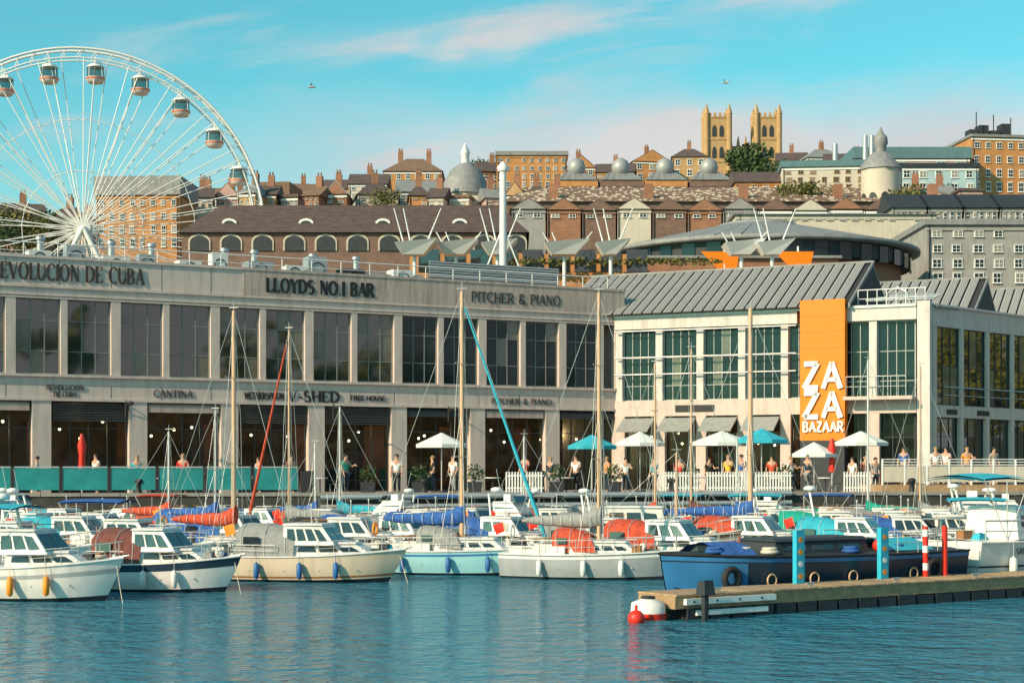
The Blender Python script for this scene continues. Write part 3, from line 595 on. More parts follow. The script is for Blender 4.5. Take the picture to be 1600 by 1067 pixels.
# cafe tables and chairs
tab = MB().cyl((0, 0, .70), (0, 0, .74), .36, n=14).mesh('tabletop', 'white'); leg_ = MB().cyl((0, 0, .03), (0, 0, .70), .03).cyl((0, 0, 0), (0, 0, .03), .22, n=12).mesh('pedestal', 'charcoal')
seat = MB().box(-.2, .2, -.2, .2, .43, .46).mesh('seat', 'charcoal'); back = MB().box(-.2, .2, .18, .21, .55, .88).mesh('backrest', 'charcoal'); lg = MB().cyl((0, 0, 0), (0, 0, .43), .014, n=5).mesh('leg', 'steel')
TN = ['left of the teal parasol', 'beside the wide white parasol', 'left of the orange banner', 'near the picket barrier in mid picture', 'right of the orange banner', 'under the lettering V-SHED', 'behind the teal screens', 'by the red furled parasol at right']
for k, (px, d) in enumerate([(885, 77.5), (1090, 77), (1215, 77), (770, 77), (1365, 78), (500, 75), (250, 73.5), (1290, 76.2)]):
    x, y = spot(px, d); t_ = thing('cafe_table', 'white cafe table ' + TN[k], 'table', (x, y, QZ), 0, 'cafe tables on the quay')
    inst(tab, 'tabletop', t_); inst(leg_, 'pedestal', t_)
    for q, (dx, rz) in enumerate(((-.62, PI/2), (.62, -PI/2))):
        c_ = thing('cafe_chair', 'cafe chair ' + ('left' if q == 0 else 'right') + ' of the table ' + TN[k], 'chair', (x+dx, y, QZ), rz, 'cafe chairs on the quay')
        inst(seat, 'seat', c_); inst(back, 'backrest', c_)
        for lx in (-.17, .17):
            for ly in (-.17, .17): inst(lg, 'leg', c_, (lx, ly, 0))
# raised deck with panelled railing on the right
deck = thing('raised_deck', 'raised timber deck with panelled white railing, right end of the quay', 'deck', (wx(1372, 74), 74.0, QZ), 0.06)
MB().box(0, 26, -.6, 3.4, -.25, .42).build('platform', 'deckwood', deck)
post_m = MB().box(-.035, .035, -.035, .035, .42, 1.55).mesh('post', 'white'); pan_m = MB().box(.05, .95, -.012, .012, .55, 1.25).mesh('railing_panel', 'cream')
for i in range(25):
    inst(post_m, 'post', deck, (i*1.0+.05, -.5, 0)); inst(pan_m, 'railing_panel', deck, (i*1.0+.05, -.5, 0))
for z in (1.3, 1.42, 1.54): MB().box(0, 26, -.53, -.47, z, z+.035).build('handrail', 'white_steel', deck)
# low quayside pipes and fenders
MB().tube([(-8, quay_y(-8)-.25, 1.75), (12, quay_y(12)-.25, 1.9)], .12, 8).tube([(-8, quay_y(-8)-.28, 1.35), (12, quay_y(12)-.28, 1.5)], .10, 8).build('rubbing_rail', 'steel', None)
tag(bpy.data.objects['rubbing_rail'], 'pair of grey steel pipes running along the dark quay wall behind the boats', 'pipe')

# ---------------------------------------------------------------- people on the quay
def skin_obj(name, verts, edges, radii, m, parent, root=0, sub=1):
    me = bpy.data.meshes.new(name); me.from_pydata(verts, edges, []); me.materials.append(M[m]); o = bpy.data.objects.new(name, me); COL.objects.link(o); o.parent = parent
    md = o.modifiers.new('skin', 'SKIN'); md.use_smooth_shade = True
    for i, r in enumerate(radii):
        sv = me.skin_vertices[0].data[i]; sv.radius = (r, r) if isinstance(r, (int, float)) else r; sv.use_root = (i == root)
    sb = o.modifiers.new('sub', 'SUBSURF'); sb.levels = sub; sb.render_levels = sub; return o
def person(x, y, z, rz, label, top, legs, hair, seated=False, arm=0.0, h=1.0, group='people on the quay'):
    p = thing('person', label, 'person', (x, y, z), rz, group); p.scale = (h, h, h)
    hip = .92 if not seated else .50
    kx = [(.10, -.02, .50), (-.10, .04, .50)] if not seated else [(.11, -.42, .50), (-.11, -.42, .50)]
    fx = [(.11, .03, .08), (-.12, .12, .08)] if not seated else [(.11, -.42, .08), (-.11, -.42, .08)]
    dz = hip - .92
    v = [(0, 0, hip), (0, 0, 1.12+dz), (0, 0, 1.38+dz), (0, -.01, 1.50+dz), (0, -.03, 1.62+dz), (0, -.02, 1.72+dz)]
    e = [(0, 1), (1, 2), (2, 3), (3, 4), (4, 5)]; r = [(.15, .11), (.13, .10), (.17, .11), .055, .088, .07]
    for sgn, kk, ff in ((1, kx[0], fx[0]), (-1, kx[1], fx[1])):
        b_ = len(v); v += [(sgn*.09, 0, hip-.06), kk, ff, (ff[0], ff[1]-.14, .04)]; e += [(0, b_), (b_, b_+1), (b_+1, b_+2), (b_+2, b_+3)]; r += [.09, .06, .042, .04]
        b_ = len(v); up = arm if sgn > 0 else 0
        v += [(sgn*.19, 0, 1.40+dz), (sgn*.26, .02-up*.15, 1.13+dz+up*.05), (sgn*.25, -.10-up*.25, .90+dz+up*.38), (sgn*.24, -.14-up*.26, .82+dz+up*.42)]
        e += [(2, b_), (b_, b_+1), (b_+1, b_+2), (b_+2, b_+3)]; r += [.055, .042, .032, .036]
        for q in range(4):
            b2 = len(v); v.append((sgn*(.225+q*.012), -.16-up*.27-.01*q, .75+dz+up*.45-abs(1.5-q)*.006)); e.append((b_+3, b2)); r.append(.009)
    skin_obj('body', v, e, r, 'skin', p)
    tv = v[:3]; te = [(0, 1), (1, 2)]; tr = [(.165, .125), (.15, .118), (.19, .125)]
    for sgn, b_ in ((1, 10), (-1, 22)):
        k_ = len(tv); tv += [(sgn*.19, 0, 1.40+dz), (sgn*.24, 0, 1.20+dz)]; te += [(2, k_), (k_, k_+1)]; tr += [.068, .058]
    skin_obj('shirt', tv, te, tr, top, p)
    lv = [(0, 0, hip)]; le = []; lr = [(.165, .12)]
    for kk, ff, sgn in ((kx[0], fx[0], 1), (kx[1], fx[1], -1)):
        k_ = len(lv); lv += [(sgn*.09, 0, hip-.06), kk, (ff[0], ff[1], .12)]; le += [(0, k_), (k_, k_+1), (k_+1, k_+2)]; lr += [.105, .073, .06]
    skin_obj('trousers', lv, le, lr, legs, p)
    MB().lathe([(.02, 1.755+dz), (.075, 1.74+dz), (.105, 1.68+dz), (.10, 1.62+dz)], 12, (0, .012, 0)).build('hair', hair, p)
    f_ = MB().ball((.032, -.112, 1.655+dz), .010, 6).ball((-.032, -.112, 1.655+dz), .010, 6).build('eyes', 'black', p)
    MB().hexa([(-.012, -.115, 1.605+dz), (.012, -.115, 1.605+dz), (.012, -.09, 1.605+dz), (-.012, -.09, 1.605+dz), (-.006, -.125, 1.64+dz), (.006, -.125, 1.64+dz), (.006, -.09, 1.65+dz), (-.006, -.09, 1.65+dz)]).build('nose', 'skin', p)
    return p
PP = [(150, 73.2, 'white', 'navy', 'hair_dark', 'in a white top and navy trousers behind the teal screens at far left'), (214, 73.4, 'cyan_cover', 'black', 'hair_fair', 'in a turquoise top behind the teal screens under the lettering CANTINA'),
 (455, 74.5, 'brown_cover', 'navy', 'hair_dark', 'in a maroon top below the lettering V-SHED'), (620, 75.5, 'white', 'charcoal', 'hair_dark', 'in a white shirt near the column right of FREE HOUSE'),
 (860, 77, 'navy', 'grey_cover', 'hair_fair', 'in a navy top left of the turquoise parasol'), (978, 77.5, 'white', 'navy', 'hair_dark', 'in a white shirt standing between the two parasols in mid picture'),
 (1062, 78, 'red', 'black', 'hair_dark', 'in a red top left of the tallest tan mast'), (1158, 77.5, 'blue_cover', 'grey_cover', 'hair_dark', 'in a bright blue top right of the tallest tan mast'),
 (1236, 77, 'white', 'navy', 'hair_fair', 'in a white shirt at the left foot of the orange banner'), (1368, 77.5, 'grey_cover', 'navy', 'hair_dark', 'in a grey top near the left end of the raised deck')]
for px, d, a, b_, c_, l in PP:
    x, y = spot(px, d); person(x, y, QZ, random.uniform(-.9, .9), 'person ' + l, a, b_, c_, arm=random.choice((0, 1, .6)), h=random.uniform(.95, 1.04))
P2_ = [(58, 72.9, 'grey_cover', 'navy', 'hair_dark', 'in a grey top at the left end of the teal screens'), (286, 73.6, 'red', 'navy', 'hair_fair', 'in a red top at the right end of the teal screens'), (404, 74.4, 'white', 'charcoal', 'hair_dark', 'in white between two masts left of V-SHED'),
 (540, 75, 'green_cover', 'navy', 'hair_dark', 'in a green top right of V-SHED'), (676, 76, 'black', 'navy', 'hair_fair', 'in black under the white parasol in mid picture'), (708, 76.2, 'white', 'grey_cover', 'hair_dark', 'in white right of the white parasol in mid picture'),
 (820, 76.4, 'red', 'navy', 'hair_dark', 'in a red top behind the mid picture picket barrier'), (900, 78, 'white', 'black', 'hair_dark', 'in white left of the turquoise parasol pole'), (948, 78, 'orange_fender', 'navy', 'hair_fair', 'in an orange top right of the turquoise parasol pole'),
 (1022, 77, 'cyan_cover', 'black', 'hair_dark', 'in a turquoise top at the left end of the long picket row'), (1108, 78, 'black', 'charcoal', 'hair_dark', 'in black under the widest white parasol'), (1138, 77.6, 'yellow', 'navy', 'hair_fair', 'in a yellow top under the widest white parasol'),
 (1206, 77.4, 'red_cover', 'navy', 'hair_dark', 'in an orange red top under the second turquoise parasol'), (1262, 76.6, 'navy', 'grey_cover', 'hair_dark', 'in navy under the small parasol below the banner'), (1332, 77, 'white', 'navy', 'hair_dark', 'in white under the parasol right of the banner'), (1352, 77.3, 'brown_cover', 'black', 'hair_fair', 'in maroon under the parasol right of the banner')]
for px, d, a, b_, c_, l in P2_:
    x, y = spot(px, d); person(x, y, QZ, random.uniform(-1.4, 1.4), 'person ' + l, a, b_, c_, arm=random.choice((0, 0, 1, .6)), h=random.uniform(.93, 1.05))
# planters, menu boards, bins and lamp posts along the quay
PLN = [(330, 73.6, 'left of the column below V-SHED'), (575, 74.6, 'below the FREE HOUSE lettering'), (655, 75.2, 'left of the white parasol in mid picture'), (742, 75.4, 'behind the tall varnished mast in the middle'), (870, 76, 'left of the turquoise parasol'), (960, 76.4, 'right of the turquoise parasol'), (1080, 76.2, 'between two picket barriers'), (1228, 76, 'at the left foot of the banner')]
for k, (px, d, pl) in enumerate(PLN):
    x, y = spot(px, d); t_ = thing('planter', 'dark planter with clipped shrub ' + pl, 'planter', (x, y, QZ), 0, 'planters on the quay')
    MB().hexa([(-.28, -.28, 0), (.28, -.28, 0), (.28, .28, 0), (-.28, .28, 0), (-.34, -.34, .55), (.34, -.34, .55), (.34, .34, .55), (-.34, .34, .55)]).build('box', 'charcoal', t_)
    fm_ = MB(); rq = random.Random(k)
    for _ in range(160):
        u = Vector((rq.gauss(0, 1), rq.gauss(0, 1), rq.gauss(0, 1))).normalized()*rq.uniform(.2, .42); a_ = Vector((rq.gauss(0, 1), rq.gauss(0, 1), rq.gauss(0, 1))).normalized(); b2_ = a_.orthogonal().normalized()*.07; c2_ = a_.cross(b2_).normalized()*.05; p_ = u+Vector((0, 0, .95)); fm_.add([p_+b2_, p_+c2_, p_-b2_, p_-c2_], [(0, 1, 2, 3)])
    fm_.build('foliage', 'leaf', t_)
for k, (px, d, pl) in enumerate([(480, 74.2, 'in front of the V-SHED doorway'), (840, 76.2, 'under the small PITCHER & PIANO lettering'), (1050, 76.8, 'behind the left picket barrier'), (1385, 76, 'at the left end of the raised deck')]):
    x, y = spot(px, d); t_ = thing('menu_board', 'black menu board with pale frame ' + pl, 'sign', (x, y, QZ), .2, 'menu boards on the quay')
    MB().hexa([(-.3, -.2, 0), (.3, -.2, 0), (.3, -.17, 0), (-.3, -.17, 0), (-.3, -.02, 1.05), (.3, -.02, 1.05), (.3, 0, 1.05), (-.3, 0, 1.05)]).build('front_board', 'black', t_); MB().hexa([(-.3, .17, 0), (.3, .17, 0), (.3, .2, 0), (-.3, .2, 0), (-.3, .0, 1.05), (.3, .0, 1.05), (.3, .02, 1.05), (-.3, .02, 1.05)]).build('rear_board', 'teak', t_)
for k, (px, d, pl) in enumerate([(236, 71.6, 'behind the teal screens'), (668, 73.2, 'in mid picture at the quay edge'), (1040, 74.2, 'left of the tallest tan mast'), (1406, 74.8, 'at the end of the raised deck')]):
    x, y = spot(px, d); t_ = thing('quay_bollard', 'black iron bollard ' + pl, 'bollard', (x, quay_y(x)+.3, QZ+.14), 0, 'bollards on the quay edge')
    MB().lathe([(.16, 0), (.12, .1), (.11, .38), (.19, .46), (.17, .55), (.05, .6)], 12).build('bollard_body', 'black', t_)
for k, (px, a, c_, l) in enumerate([(1412, 'blue_cover', 'hair_dark', 'in a blue top behind the deck railing, leftmost on the deck'), (1462, 'white', 'hair_fair', 'in white behind the deck railing beside the pale corner column'), (1478, 'white', 'hair_dark', 'in white, second of the pair by the corner column'), (1511, 'orange_fender', 'hair_fair', 'in an orange top on the raised deck'), (1553, 'grey_cover', 'hair_dark', 'in a grey top at the right end of the deck')]):
    x, y = spot(px, 76.0); person(x, y, QZ+.42, random.uniform(-.6, .6), 'person ' + l, a, 'navy', c_, arm=random.choice((0, 1)), h=.98)
# ---------------------------------------------------------------- observation wheel
WD = 200.0; wcx, wcz, WR = wx(130, WD), wz(359, WD), 281/F*WD
wheel = thing('ferris_wheel', 'large white observation wheel with hanging gondolas rising behind the shed at far left', 'ferris wheel', (wcx, WD, wcz), math.radians(14))
NC = 24; DP = .85
for sy in (-DP, DP):
    MB().torus((0, sy, 0), WR, .15, 'y', 96, 6).build('outer_rim', 'wheel', wheel)
    MB().torus((0, sy, 0), WR-1.15, .10, 'y', 96, 5).build('inner_rim', 'wheel', wheel)
lat = MB(); 
for i in range(NC*3):
    a = 2*PI*i/(NC*3); a2 = 2*PI*(i+.5)/(NC*3)
    for sy in (-DP, DP):
        lat.cyl((WR*math.cos(a), sy, WR*math.sin(a)), ((WR-1.15)*math.cos(a2), sy, (WR-1.15)*math.sin(a2)), .045, n=4, caps=False)
    if i % 3 == 0: lat.cyl((WR*math.cos(a), -DP, WR*math.sin(a)), (WR*math.cos(a), DP, WR*math.sin(a)), .08, n=5)
lat.build('rim_lattice', 'wheel', wheel)
sp_me = MB().cyl((0, 1.6, .7), (0, DP, WR-1.1), .062, n=5, caps=False).mesh('spoke', 'wheel'); sp_mb = MB().cyl((0, -1.6, .7), (0, -DP, WR-1.1), .062, n=5, caps=False).mesh('spoke', 'wheel')
cr_me = MB().cyl((0, DP*.75, WR*.62), (math.sin(2*PI/NC)*WR*.62, DP*.75, math.cos(2*PI/NC)*WR*.62), .05, n=4).cyl((0, DP*.4, WR*.33), (math.sin(2*PI/NC)*WR*.33, DP*.4, math.cos(2*PI/NC)*WR*.33), .05, n=4).mesh('spoke_brace', 'wheel')
for i in range(NC):
    for q, me_ in ((0, sp_me), (0, sp_mb), (.045, sp_me), (-.045, sp_mb)): o = inst(me_, 'spoke', wheel); o.rotation_euler.y = 2*PI*i/NC + .07 + q*1.5
    o = inst(cr_me, 'spoke_brace', wheel); o.rotation_euler.y = 2*PI*i/NC + .07
MB().cyl((0, -2.0, 0), (0, 2.0, 0), .5, n=16).cyl((0, -2.1, 0), (0, -1.9, 0), .85, n=20).cyl((0, 1.9, 0), (0, 2.1, 0), .85, n=20).build('hub', 'wheel', wheel)
for sy in (-3.6, 3.6):
    for sx in (-11.5, 11.5): MB().cyl((0, sy*.6, 0), (sx, sy, -(wcz-8)), .30, .38, n=8).build('leg', 'wheel', wheel)
    MB().cyl((-5.6, sy*.8, -(wcz-8)*.49), (5.6, sy*.8, -(wcz-8)*.49), .16, n=6).build('cross_beam', 'wheel', wheel)
# gondola pieces
capb = MB().lathe([(.25, -1.55), (.85, -1.42), (1.10, -1.02), (1.14, -.75)], 14).mesh('tub', mat('pale_pink_paint', (.75, .60, .56), .4, .05))
capr = MB().lathe([(1.13, -1.02), (1.17, -.82)], 14, cap=False).mesh('stripe', 'capsule'); capt = MB().lathe([(1.06, .42), (1.12, .50), (.75, .82), (.15, .95)], 14).mesh('canopy', 'white')
gm_ = MB().lathe([(1.06, -.75), (1.0, .42)], 14, cap=False).mesh('glass', mat('gondola_glass', (.05, .09, .1), .05, .1, 1, 0, trans=.7))
pst = MB()
for q in range(4): a = PI/4+q*PI/2; pst.cyl((1.08*math.cos(a), 1.08*math.sin(a), -.75), (1.02*math.cos(a), 1.02*math.sin(a), .45), .05, n=5)
pst.cyl((0, 0, .9), (0, 0, 1.5), .08, n=6).cyl((0, -DP, 1.5), (0, DP, 1.5), .07, n=6)
pst = pst.mesh('frame', 'wheel'); bench = MB().torus((0, 0, -.85), .75, .16, 'z', 14, 5).mesh('bench', 'capsule')
for i in range(NC):
    a = 2*PI*i/NC + math.radians(4.0); gx, gz = (WR-1.0)*math.sin(a), (WR-1.0)*math.cos(a)
    g = bpy.data.objects.new('gondola', capb); COL.objects.link(g); g.parent = wheel; g.location = (gx, 0, gz-1.5)
    for me_, nm in ((capr, 'stripe'), (capt, 'canopy'), (gm_, 'glass'), (pst, 'frame'), (bench, 'bench')): inst(me_, nm, g)

# ---------------------------------------------------------------- round-roofed building behind the hall
RD = 134.0; rc = (wx(1195, RD), RD + 4, 0); RRd = 12.6
def RZ(py, d=RD-8): return wz(py, d)
rot = thing('round_roof_building', 'round building with low grey cone roof, behind the metal roofs', 'building', rc)
ez = RZ(368); az_ = RZ(334, RD)
MB().lathe([(RRd-1.0, 1.7), (RRd-1.0, RZ(398))], 48).build('wall', 'brick', rot)
MB().lathe([(RRd-.25, RZ(399)), (RRd-.2, ez-.35)], 48).build('dark_band', 'charcoal', rot)
MB().lathe([(RRd-.3, ez-.36), (RRd+.55, ez-.3), (RRd+.55, ez), (RRd+.1, ez)], 48).build('eaves', 'lead', rot)
NSG = 40
seg = MB(); a = PI/NSG*.94
def fan(r, z, a): return [(r*math.cos(t_), r*math.sin(t_), z) for t_ in (-a, a)]
p_ = fan(RRd+.4, ez+.06, a) + fan(3.2, az_-.5, a)
seg.hexa([(p_[0][0], p_[0][1], p_[0][2]-.1), (p_[1][0], p_[1][1], p_[1][2]-.1), (p_[3][0], p_[3][1], p_[3][2]-.1), (p_[2][0], p_[2][1], p_[2][2]-.1), p_[0], p_[1], p_[3], p_[2]])
seg = seg.mesh('roof_sector', 'lead')
rf = MB().lathe([(RRd+.3, ez-.02), (3.2, az_-.62)], 48).build('roof', 'roof_dark', rot)
for i in range(NSG): o = inst(seg, 'roof_sector', rf); o.rotation_euler.z = 2*PI*i/NSG
MB().lathe([(3.3, az_-.7), (3.2, az_-.35), (1.6, az_), (.2, az_+.25)], 24).build('cap', 'lead', rf)
wcell = MB().box(-.55, .55, -.05, .05, -.75, .75).mesh('window', 'glass2')
for i in range(18):
    t_ = PI*1.05 + i*PI*.9/17; o = inst(wcell, 'window', rot, ((RRd-.22)*math.cos(t_), (RRd-.22)*math.sin(t_), (RZ(399)+ez)/2-.2)); o.rotation_euler.z = t_ + PI/2
hed = MB(); rnd = random.Random(4)
def leaves(mb, c, r, n, s, rnd=random):
    for _ in range(n):
        u = Vector((rnd.gauss(0, 1), rnd.gauss(0, 1), rnd.gauss(0, 1))).normalized() * (rnd.random() ** .4)
        p = Vector((c[0]+u.x*r[0], c[1]+u.y*r[1], c[2]+u.z*r[2])); q = s*rnd.uniform(.6, 1.3)
        a_ = Vector((rnd.gauss(0, 1), rnd.gauss(0, 1), rnd.gauss(0, 1))).normalized(); b_ = a_.orthogonal().normalized(); cc = a_.cross(b_)
        mb.add([p+b_*q, p+cc*q*.6, p-b_*q, p-cc*q*.6], [(0, 1, 2, 3)])
ter = thing('roof_terrace', 'brick terrace wall with yellow green planting on top, above the shed parapet', 'wall', (wx(640, 112), 112, 0))
TW = wx(1000, 112)-wx(640, 112)
MB().box(0, TW, 0, 6, 1.8, wz(397, 112)).build('wall', 'orange_brick', ter)
for k in range(9): inst(MB().box(0, 1.4, -.06, 0, 0, 1.5).mesh('window', 'glass'), 'window', ter, (.6+k*1.75, 0, wz(425, 112)))
for k in range(14): leaves(hed, (wx(800+k*24, 111), 111, wz(409, 111)), (.75, .4, .28), 40, .16, rnd)
hb = hed.build('planting', 'leaf2', None); tag(hb, 'strip of yellow green shrubs on the terrace above the shed parapet, right of centre', 'shrubs'); hb['kind'] = 'stuff'
tr2 = thing('brick_wing', 'lit red brick wing with sloping gable between the white canopies and the metal roofs', 'building', (wx(1000, 116), 116, 0))
w2 = wx(1310, 116)-wx(1000, 116)
MB().box(0, w2, 0, 7, 1.8, wz(404, 116)).build('wall', 'brick', tr2)
MB().box(-.2, w2+.2, -.3, 7.2, wz(404, 116), wz(400, 116)).build('coping', 'lead', tr2)
for k, px in enumerate((1095, 1210)):  # added stand-ins for sunlit brick triangles, the sunlight put into the flat orange
    g0 = wx(px, 113)-wx(1000, 116); g = thing('orange_sail', ['bright orange triangular sail above the roof of the hall, left of a pair', 'bright orange triangular sail above the roof of the hall, right of a pair'][k], 'shade sail', (wx(px, 112.5), 112.5, 0))
    z0, z1 = wz(392, 112.5), wz(424, 112.5)
    MB().hexa([(0, -.05, z0-.05), (2.6, -.35, z0-.1), (2.5, .1, z0-.1), (0, .05, z0-.05), (1.3, -.05, z1), (2.35, -.05, z1), (2.35, .05, z1), (1.3, .05, z1)]).build('sailcloth', 'orange', g)
    MB().cyl((1.6, 0, 1.8), (1.6, 0, z0+.3), .07).build('post', 'white_steel', g)
# white angular canopies on raking poles
for k, (px, w) in enumerate([(618, 2.7), (684, 2.6), (752, 2.3), (850, 2.9), (930, 2.2), (1130, 2.6), (1180, 2.4)]):
    d = 106 + (k % 2); z = wz(382, d); x = wx(px, d)
    g = thing('white_canopy', 'white canopy ' + ['left of the white mast, leftmost of the row', 'second from the left above the shed roof', 'nearest to the left of the white mast', 'just right of the white mast', 'above the lettering PITCHER & PIANO', 'left of the round building', 'rightmost of the row, in front of the round building'][k], 'canopy', (x, d, 0), 0, 'white canopies on raking poles')
    MB().hexa([(.5, -.6, z-.7), (w-.9, -.6, z-.7), (w-.9, .6, z-.7), (.5, .6, z-.7), (0, -1.2, z), (w, -1.2, z+.25), (w, 1.2, z+.25), (0, 1.2, z)]).build('canopy_shell', 'white', g)
    for dx, dx2 in ((.7, -.1), (1.1, .5), (w-1.0, w+.2)): MB().cyl((dx, 0, z-.6), (dx2, 0, z+1.5*((k+1) % 2)+.8), .06, .03).build('mast_arm', 'white_steel', g)
    MB().cyl((w*.45, 0, 1.8), (w*.45, 0, z-.6), .12).build('post', 'white_steel', g)

# ---------------------------------------------------------------- town behind: generic builders
wr = random.Random(77)
def fwin(w, h, m='glass2', fr='white'):
    o = MB().box(0, w, -.08, 0, 0, h).box(-.08*w, 1.08*w, -.16, 0, -.07*h, 0).box(-.05*w, 1.05*w, -.11, 0, h, 1.06*h).mesh('window', fr); g = MB().box(.1*w, .46*w, -.1, -.08, .06*h, .46*h).box(.54*w, .9*w, -.1, -.08, .06*h, .46*h).box(.1*w, .46*w, -.1, -.08, .54*h, .94*h).box(.54*w, .9*w, -.1, -.08, .54*h, .94*h).mesh('pane', m); return o, g
def house(name, label, cat, px0, px1, ytop, ybase, d, wall, roof, rkind, cols, rows, rz=0.0, depth=9, roofh=None, group=None, win=None, chim=0, wm=('glass2', 'white')):
    w = wx(px1, d)-wx(px0, d); zt = wz(ytop, d); zb = wz(ybase, d)
    t_ = thing(name, label, cat, (wx(px0, d), d, 0), rz, group)
    gz = max(1.5, hill(0, d)*.5-4)
    wall_o = MB().box(0, w, 0, depth, gz, zt).build('wall', wall, t_)
    rh = roofh if roofh is not None else depth*.28
    if rkind == 'gable':      # ridge left to right
        ro = MB().add([(-.3, -.4, zt), (w+.3, -.4, zt), (w+.3, depth/2, zt+rh), (-.3, depth/2, zt+rh), (w+.3, depth+.4, zt), (-.3, depth+.4, zt)], [(0, 1, 2, 3), (3, 2, 4, 5), (1, 4, 2), (0, 3, 5), (0, 5, 4, 1)]).build('roof', roof, t_)
    elif rkind == 'front':    # gable end to the front
        ro = MB().add([(-.3, -.3, zt), (w/2, -.3, zt+rh), (w+.3, -.3, zt), (-.3, depth, zt), (w/2, depth, zt+rh), (w+.3, depth, zt)], [(0, 1, 4, 3), (1, 2, 5, 4), (0, 2, 1), (3, 4, 5), (0, 3, 5, 2)]).build('roof', roof, t_)
        MB().add([(0, -.32, zt), (w, -.32, zt), (w/2, -.32, zt+rh*.92)], [(0, 1, 2)]).build('gable', wall, t_)
    elif rkind == 'hip':
        q = min(w, depth)*.35; ro = MB().add([(-.3, -.4, zt), (w+.3, -.4, zt), (w+.3, depth, zt), (-.3, depth, zt), (q, depth/2, zt+rh), (w-q, depth/2, zt+rh)], [(0, 1, 5, 4), (1, 2, 5), (2, 3, 4, 5), (3, 0, 4), (0, 3, 2, 1)]).build('roof', roof, t_)
    else:
        ro = MB().box(-.25, w+.25, -.35, depth+.2, zt, zt+rh).build('roof', roof, t_)
    if cols:
        cw = w/cols; chh = (zt-zb)/rows; wm_, wg_ = win or fwin(cw*.46, chh*.56, *wm); wg2_ = fwin(cw*.46, chh*.56, 'curtain', wm[1])[1]
        for i in range(cols):
            for j in range(rows):
                if wr.random() < .07: continue
                o = inst(wm_, 'window', t_, (cw*(i+.27+wr.uniform(-.05, .05)), 0, zb+chh*(j+.24)), scale=(wr.uniform(.85, 1.1), 1, (1.15, .95, .8, .7)[j % 4] if rows > 2 else wr.uniform(.85, 1.1))); inst(wg_ if wr.random() < .7 else wg2_, 'pane', o)
        for xd in ((.02*w, .98*w) if w > 8 else (.03*w,)): MB().cyl((xd, -.09, zb-2), (xd, -.09, zt), .06, n=5).build('downpipe', 'charcoal', t_)
        MB().box(-.05, w+.05, -.12, 0, zt-.45, zt-.2).build('cornice', 'white' if wr.random() < .3 else wall, t_)
    for q in range(chim):
        cx = w*(q+.5)/chim; c_ = MB().box(cx-.45, cx+.45, depth/2-.35, depth/2+.35, zt+rh*.2, zt+rh+1.4).build('chimney', 'brick', ro)
        for s_ in (-.22, .22): MB().cyl((cx+s_, depth/2, zt+rh+1.4), (cx+s_, depth/2, zt+rh+1.9), .12, n=6).build('chimney_pot', 'tile', c_)
    return t_
# long slate warehouse with arched openings
wh = thing('slate_warehouse', 'long dark brick warehouse with brown slate roof and arched openings behind the left shed', 'building', (wx(284, 150), 150, 0))
ww = wx(822, 150)-wx(284, 150); ze_, zr_ = wz(364, 150), wz(321, 156)
MB().box(0, ww, 0, 12, 1.7, ze_).build('wall', 'brown_brick', wh)
ro = MB().add([(-.3, -.4, ze_), (ww+.3, -.4, ze_), (ww-2.5, 6, zr_), (2.5, 6, zr_), (ww+.3, 12.4, ze_), (-.3, 12.4, ze_)], [(0, 1, 2, 3), (3, 2, 4, 5), (1, 4, 2), (0, 3, 5)]).build('roof', 'slate', wh)
for k in range(9):
    zc = ze_+(zr_-ze_)*(k+.5)/9; MB().box(0.2+k*.26, ww-.2-k*.26, -.42+6.4*(k+.5)/9-.05, -.42+6.4*(k+.5)/9, zc-.03, zc+.10).build('slate_course', 'slate', ro)
arch = MB(); pts = [(-.85, 0), (.85, 0), (.85, .75)] + [(.85*math.cos(a), .75+.6*math.sin(a)) for a in [PI*i/8 for i in range(1, 8)]] + [(-.85, .75)]
def archmesh(pts, y0, y1, m, name):
    n = len(pts); mb = MB(); vs = [(p[0], y0, p[1]) for p in pts] + [(p[0], y1, p[1]) for p in pts]
    mb.add(vs, [tuple(range(n))[::-1], tuple(range(n, 2*n))] + [(i, (i+1) % n, n+(i+1) % n, n+i) for i in range(n)]); return mb.mesh(name, m)
a1 = archmesh([(p[0]*1.18, p[1]*1.12) for p in pts], -.10, .0, 'cream', 'arch_surround'); a2 = archmesh(pts, -.14, -.1, 'charcoal', 'arch_opening')
for k in range(11):
    o = inst(a1, 'arch_surround', wh, (1.6+k*2.85, 0, wz(392, 150))); inst(a2, 'arch_opening', o)
for k in range(4):
    o = inst(archmesh([(p[0]*.8, p[1]*.7) for p in pts], 1.6, 2.6, 'white', 'dormer'), 'dormer', wh, (4+k*7, 0, ze_+.6)); inst(archmesh([(p[0]*.6, p[1]*.55) for p in pts], 1.55, 1.6, 'charcoal', 'dormer_window'), 'dormer_window', o)
# terrace of small gabled houses
for k in range(11):
    p0 = 800 + k*55; col = ['grey render', 'red brick', 'brown brick', 'cream render', 'brown brick', 'red brick', 'grey render', 'brown brick', 'cream render', 'red brick', 'brown brick'][k]
    m_ = {'grey render': 'greywall', 'red brick': 'brick', 'brown brick': 'brown_brick', 'cream render': 'cream'}[col]
    house('terrace_house', f'small {col} gabled house ' + ['leftmost of the terrace, right behind the white mast', 'second in the terrace from the white mast', 'third in the terrace from the white mast', 'fourth in the terrace, left of the cowled roofs', 'fifth in the terrace, under the leftmost cowl', 'sixth in the terrace, under the second cowl', 'seventh in the terrace, under the third cowl', 'eighth in the terrace, below the tree', 'ninth in the terrace, left of the cream block', 'tenth in the terrace, below the pyramid turret', 'last of the terrace at its right end'][k], 'house', p0, p0+52, 327+(k % 3), 344, 190, m_, 'slate', 'front', 2, 1, depth=8, roofh=1.3, group='gabled houses of the terrace', chim=0)
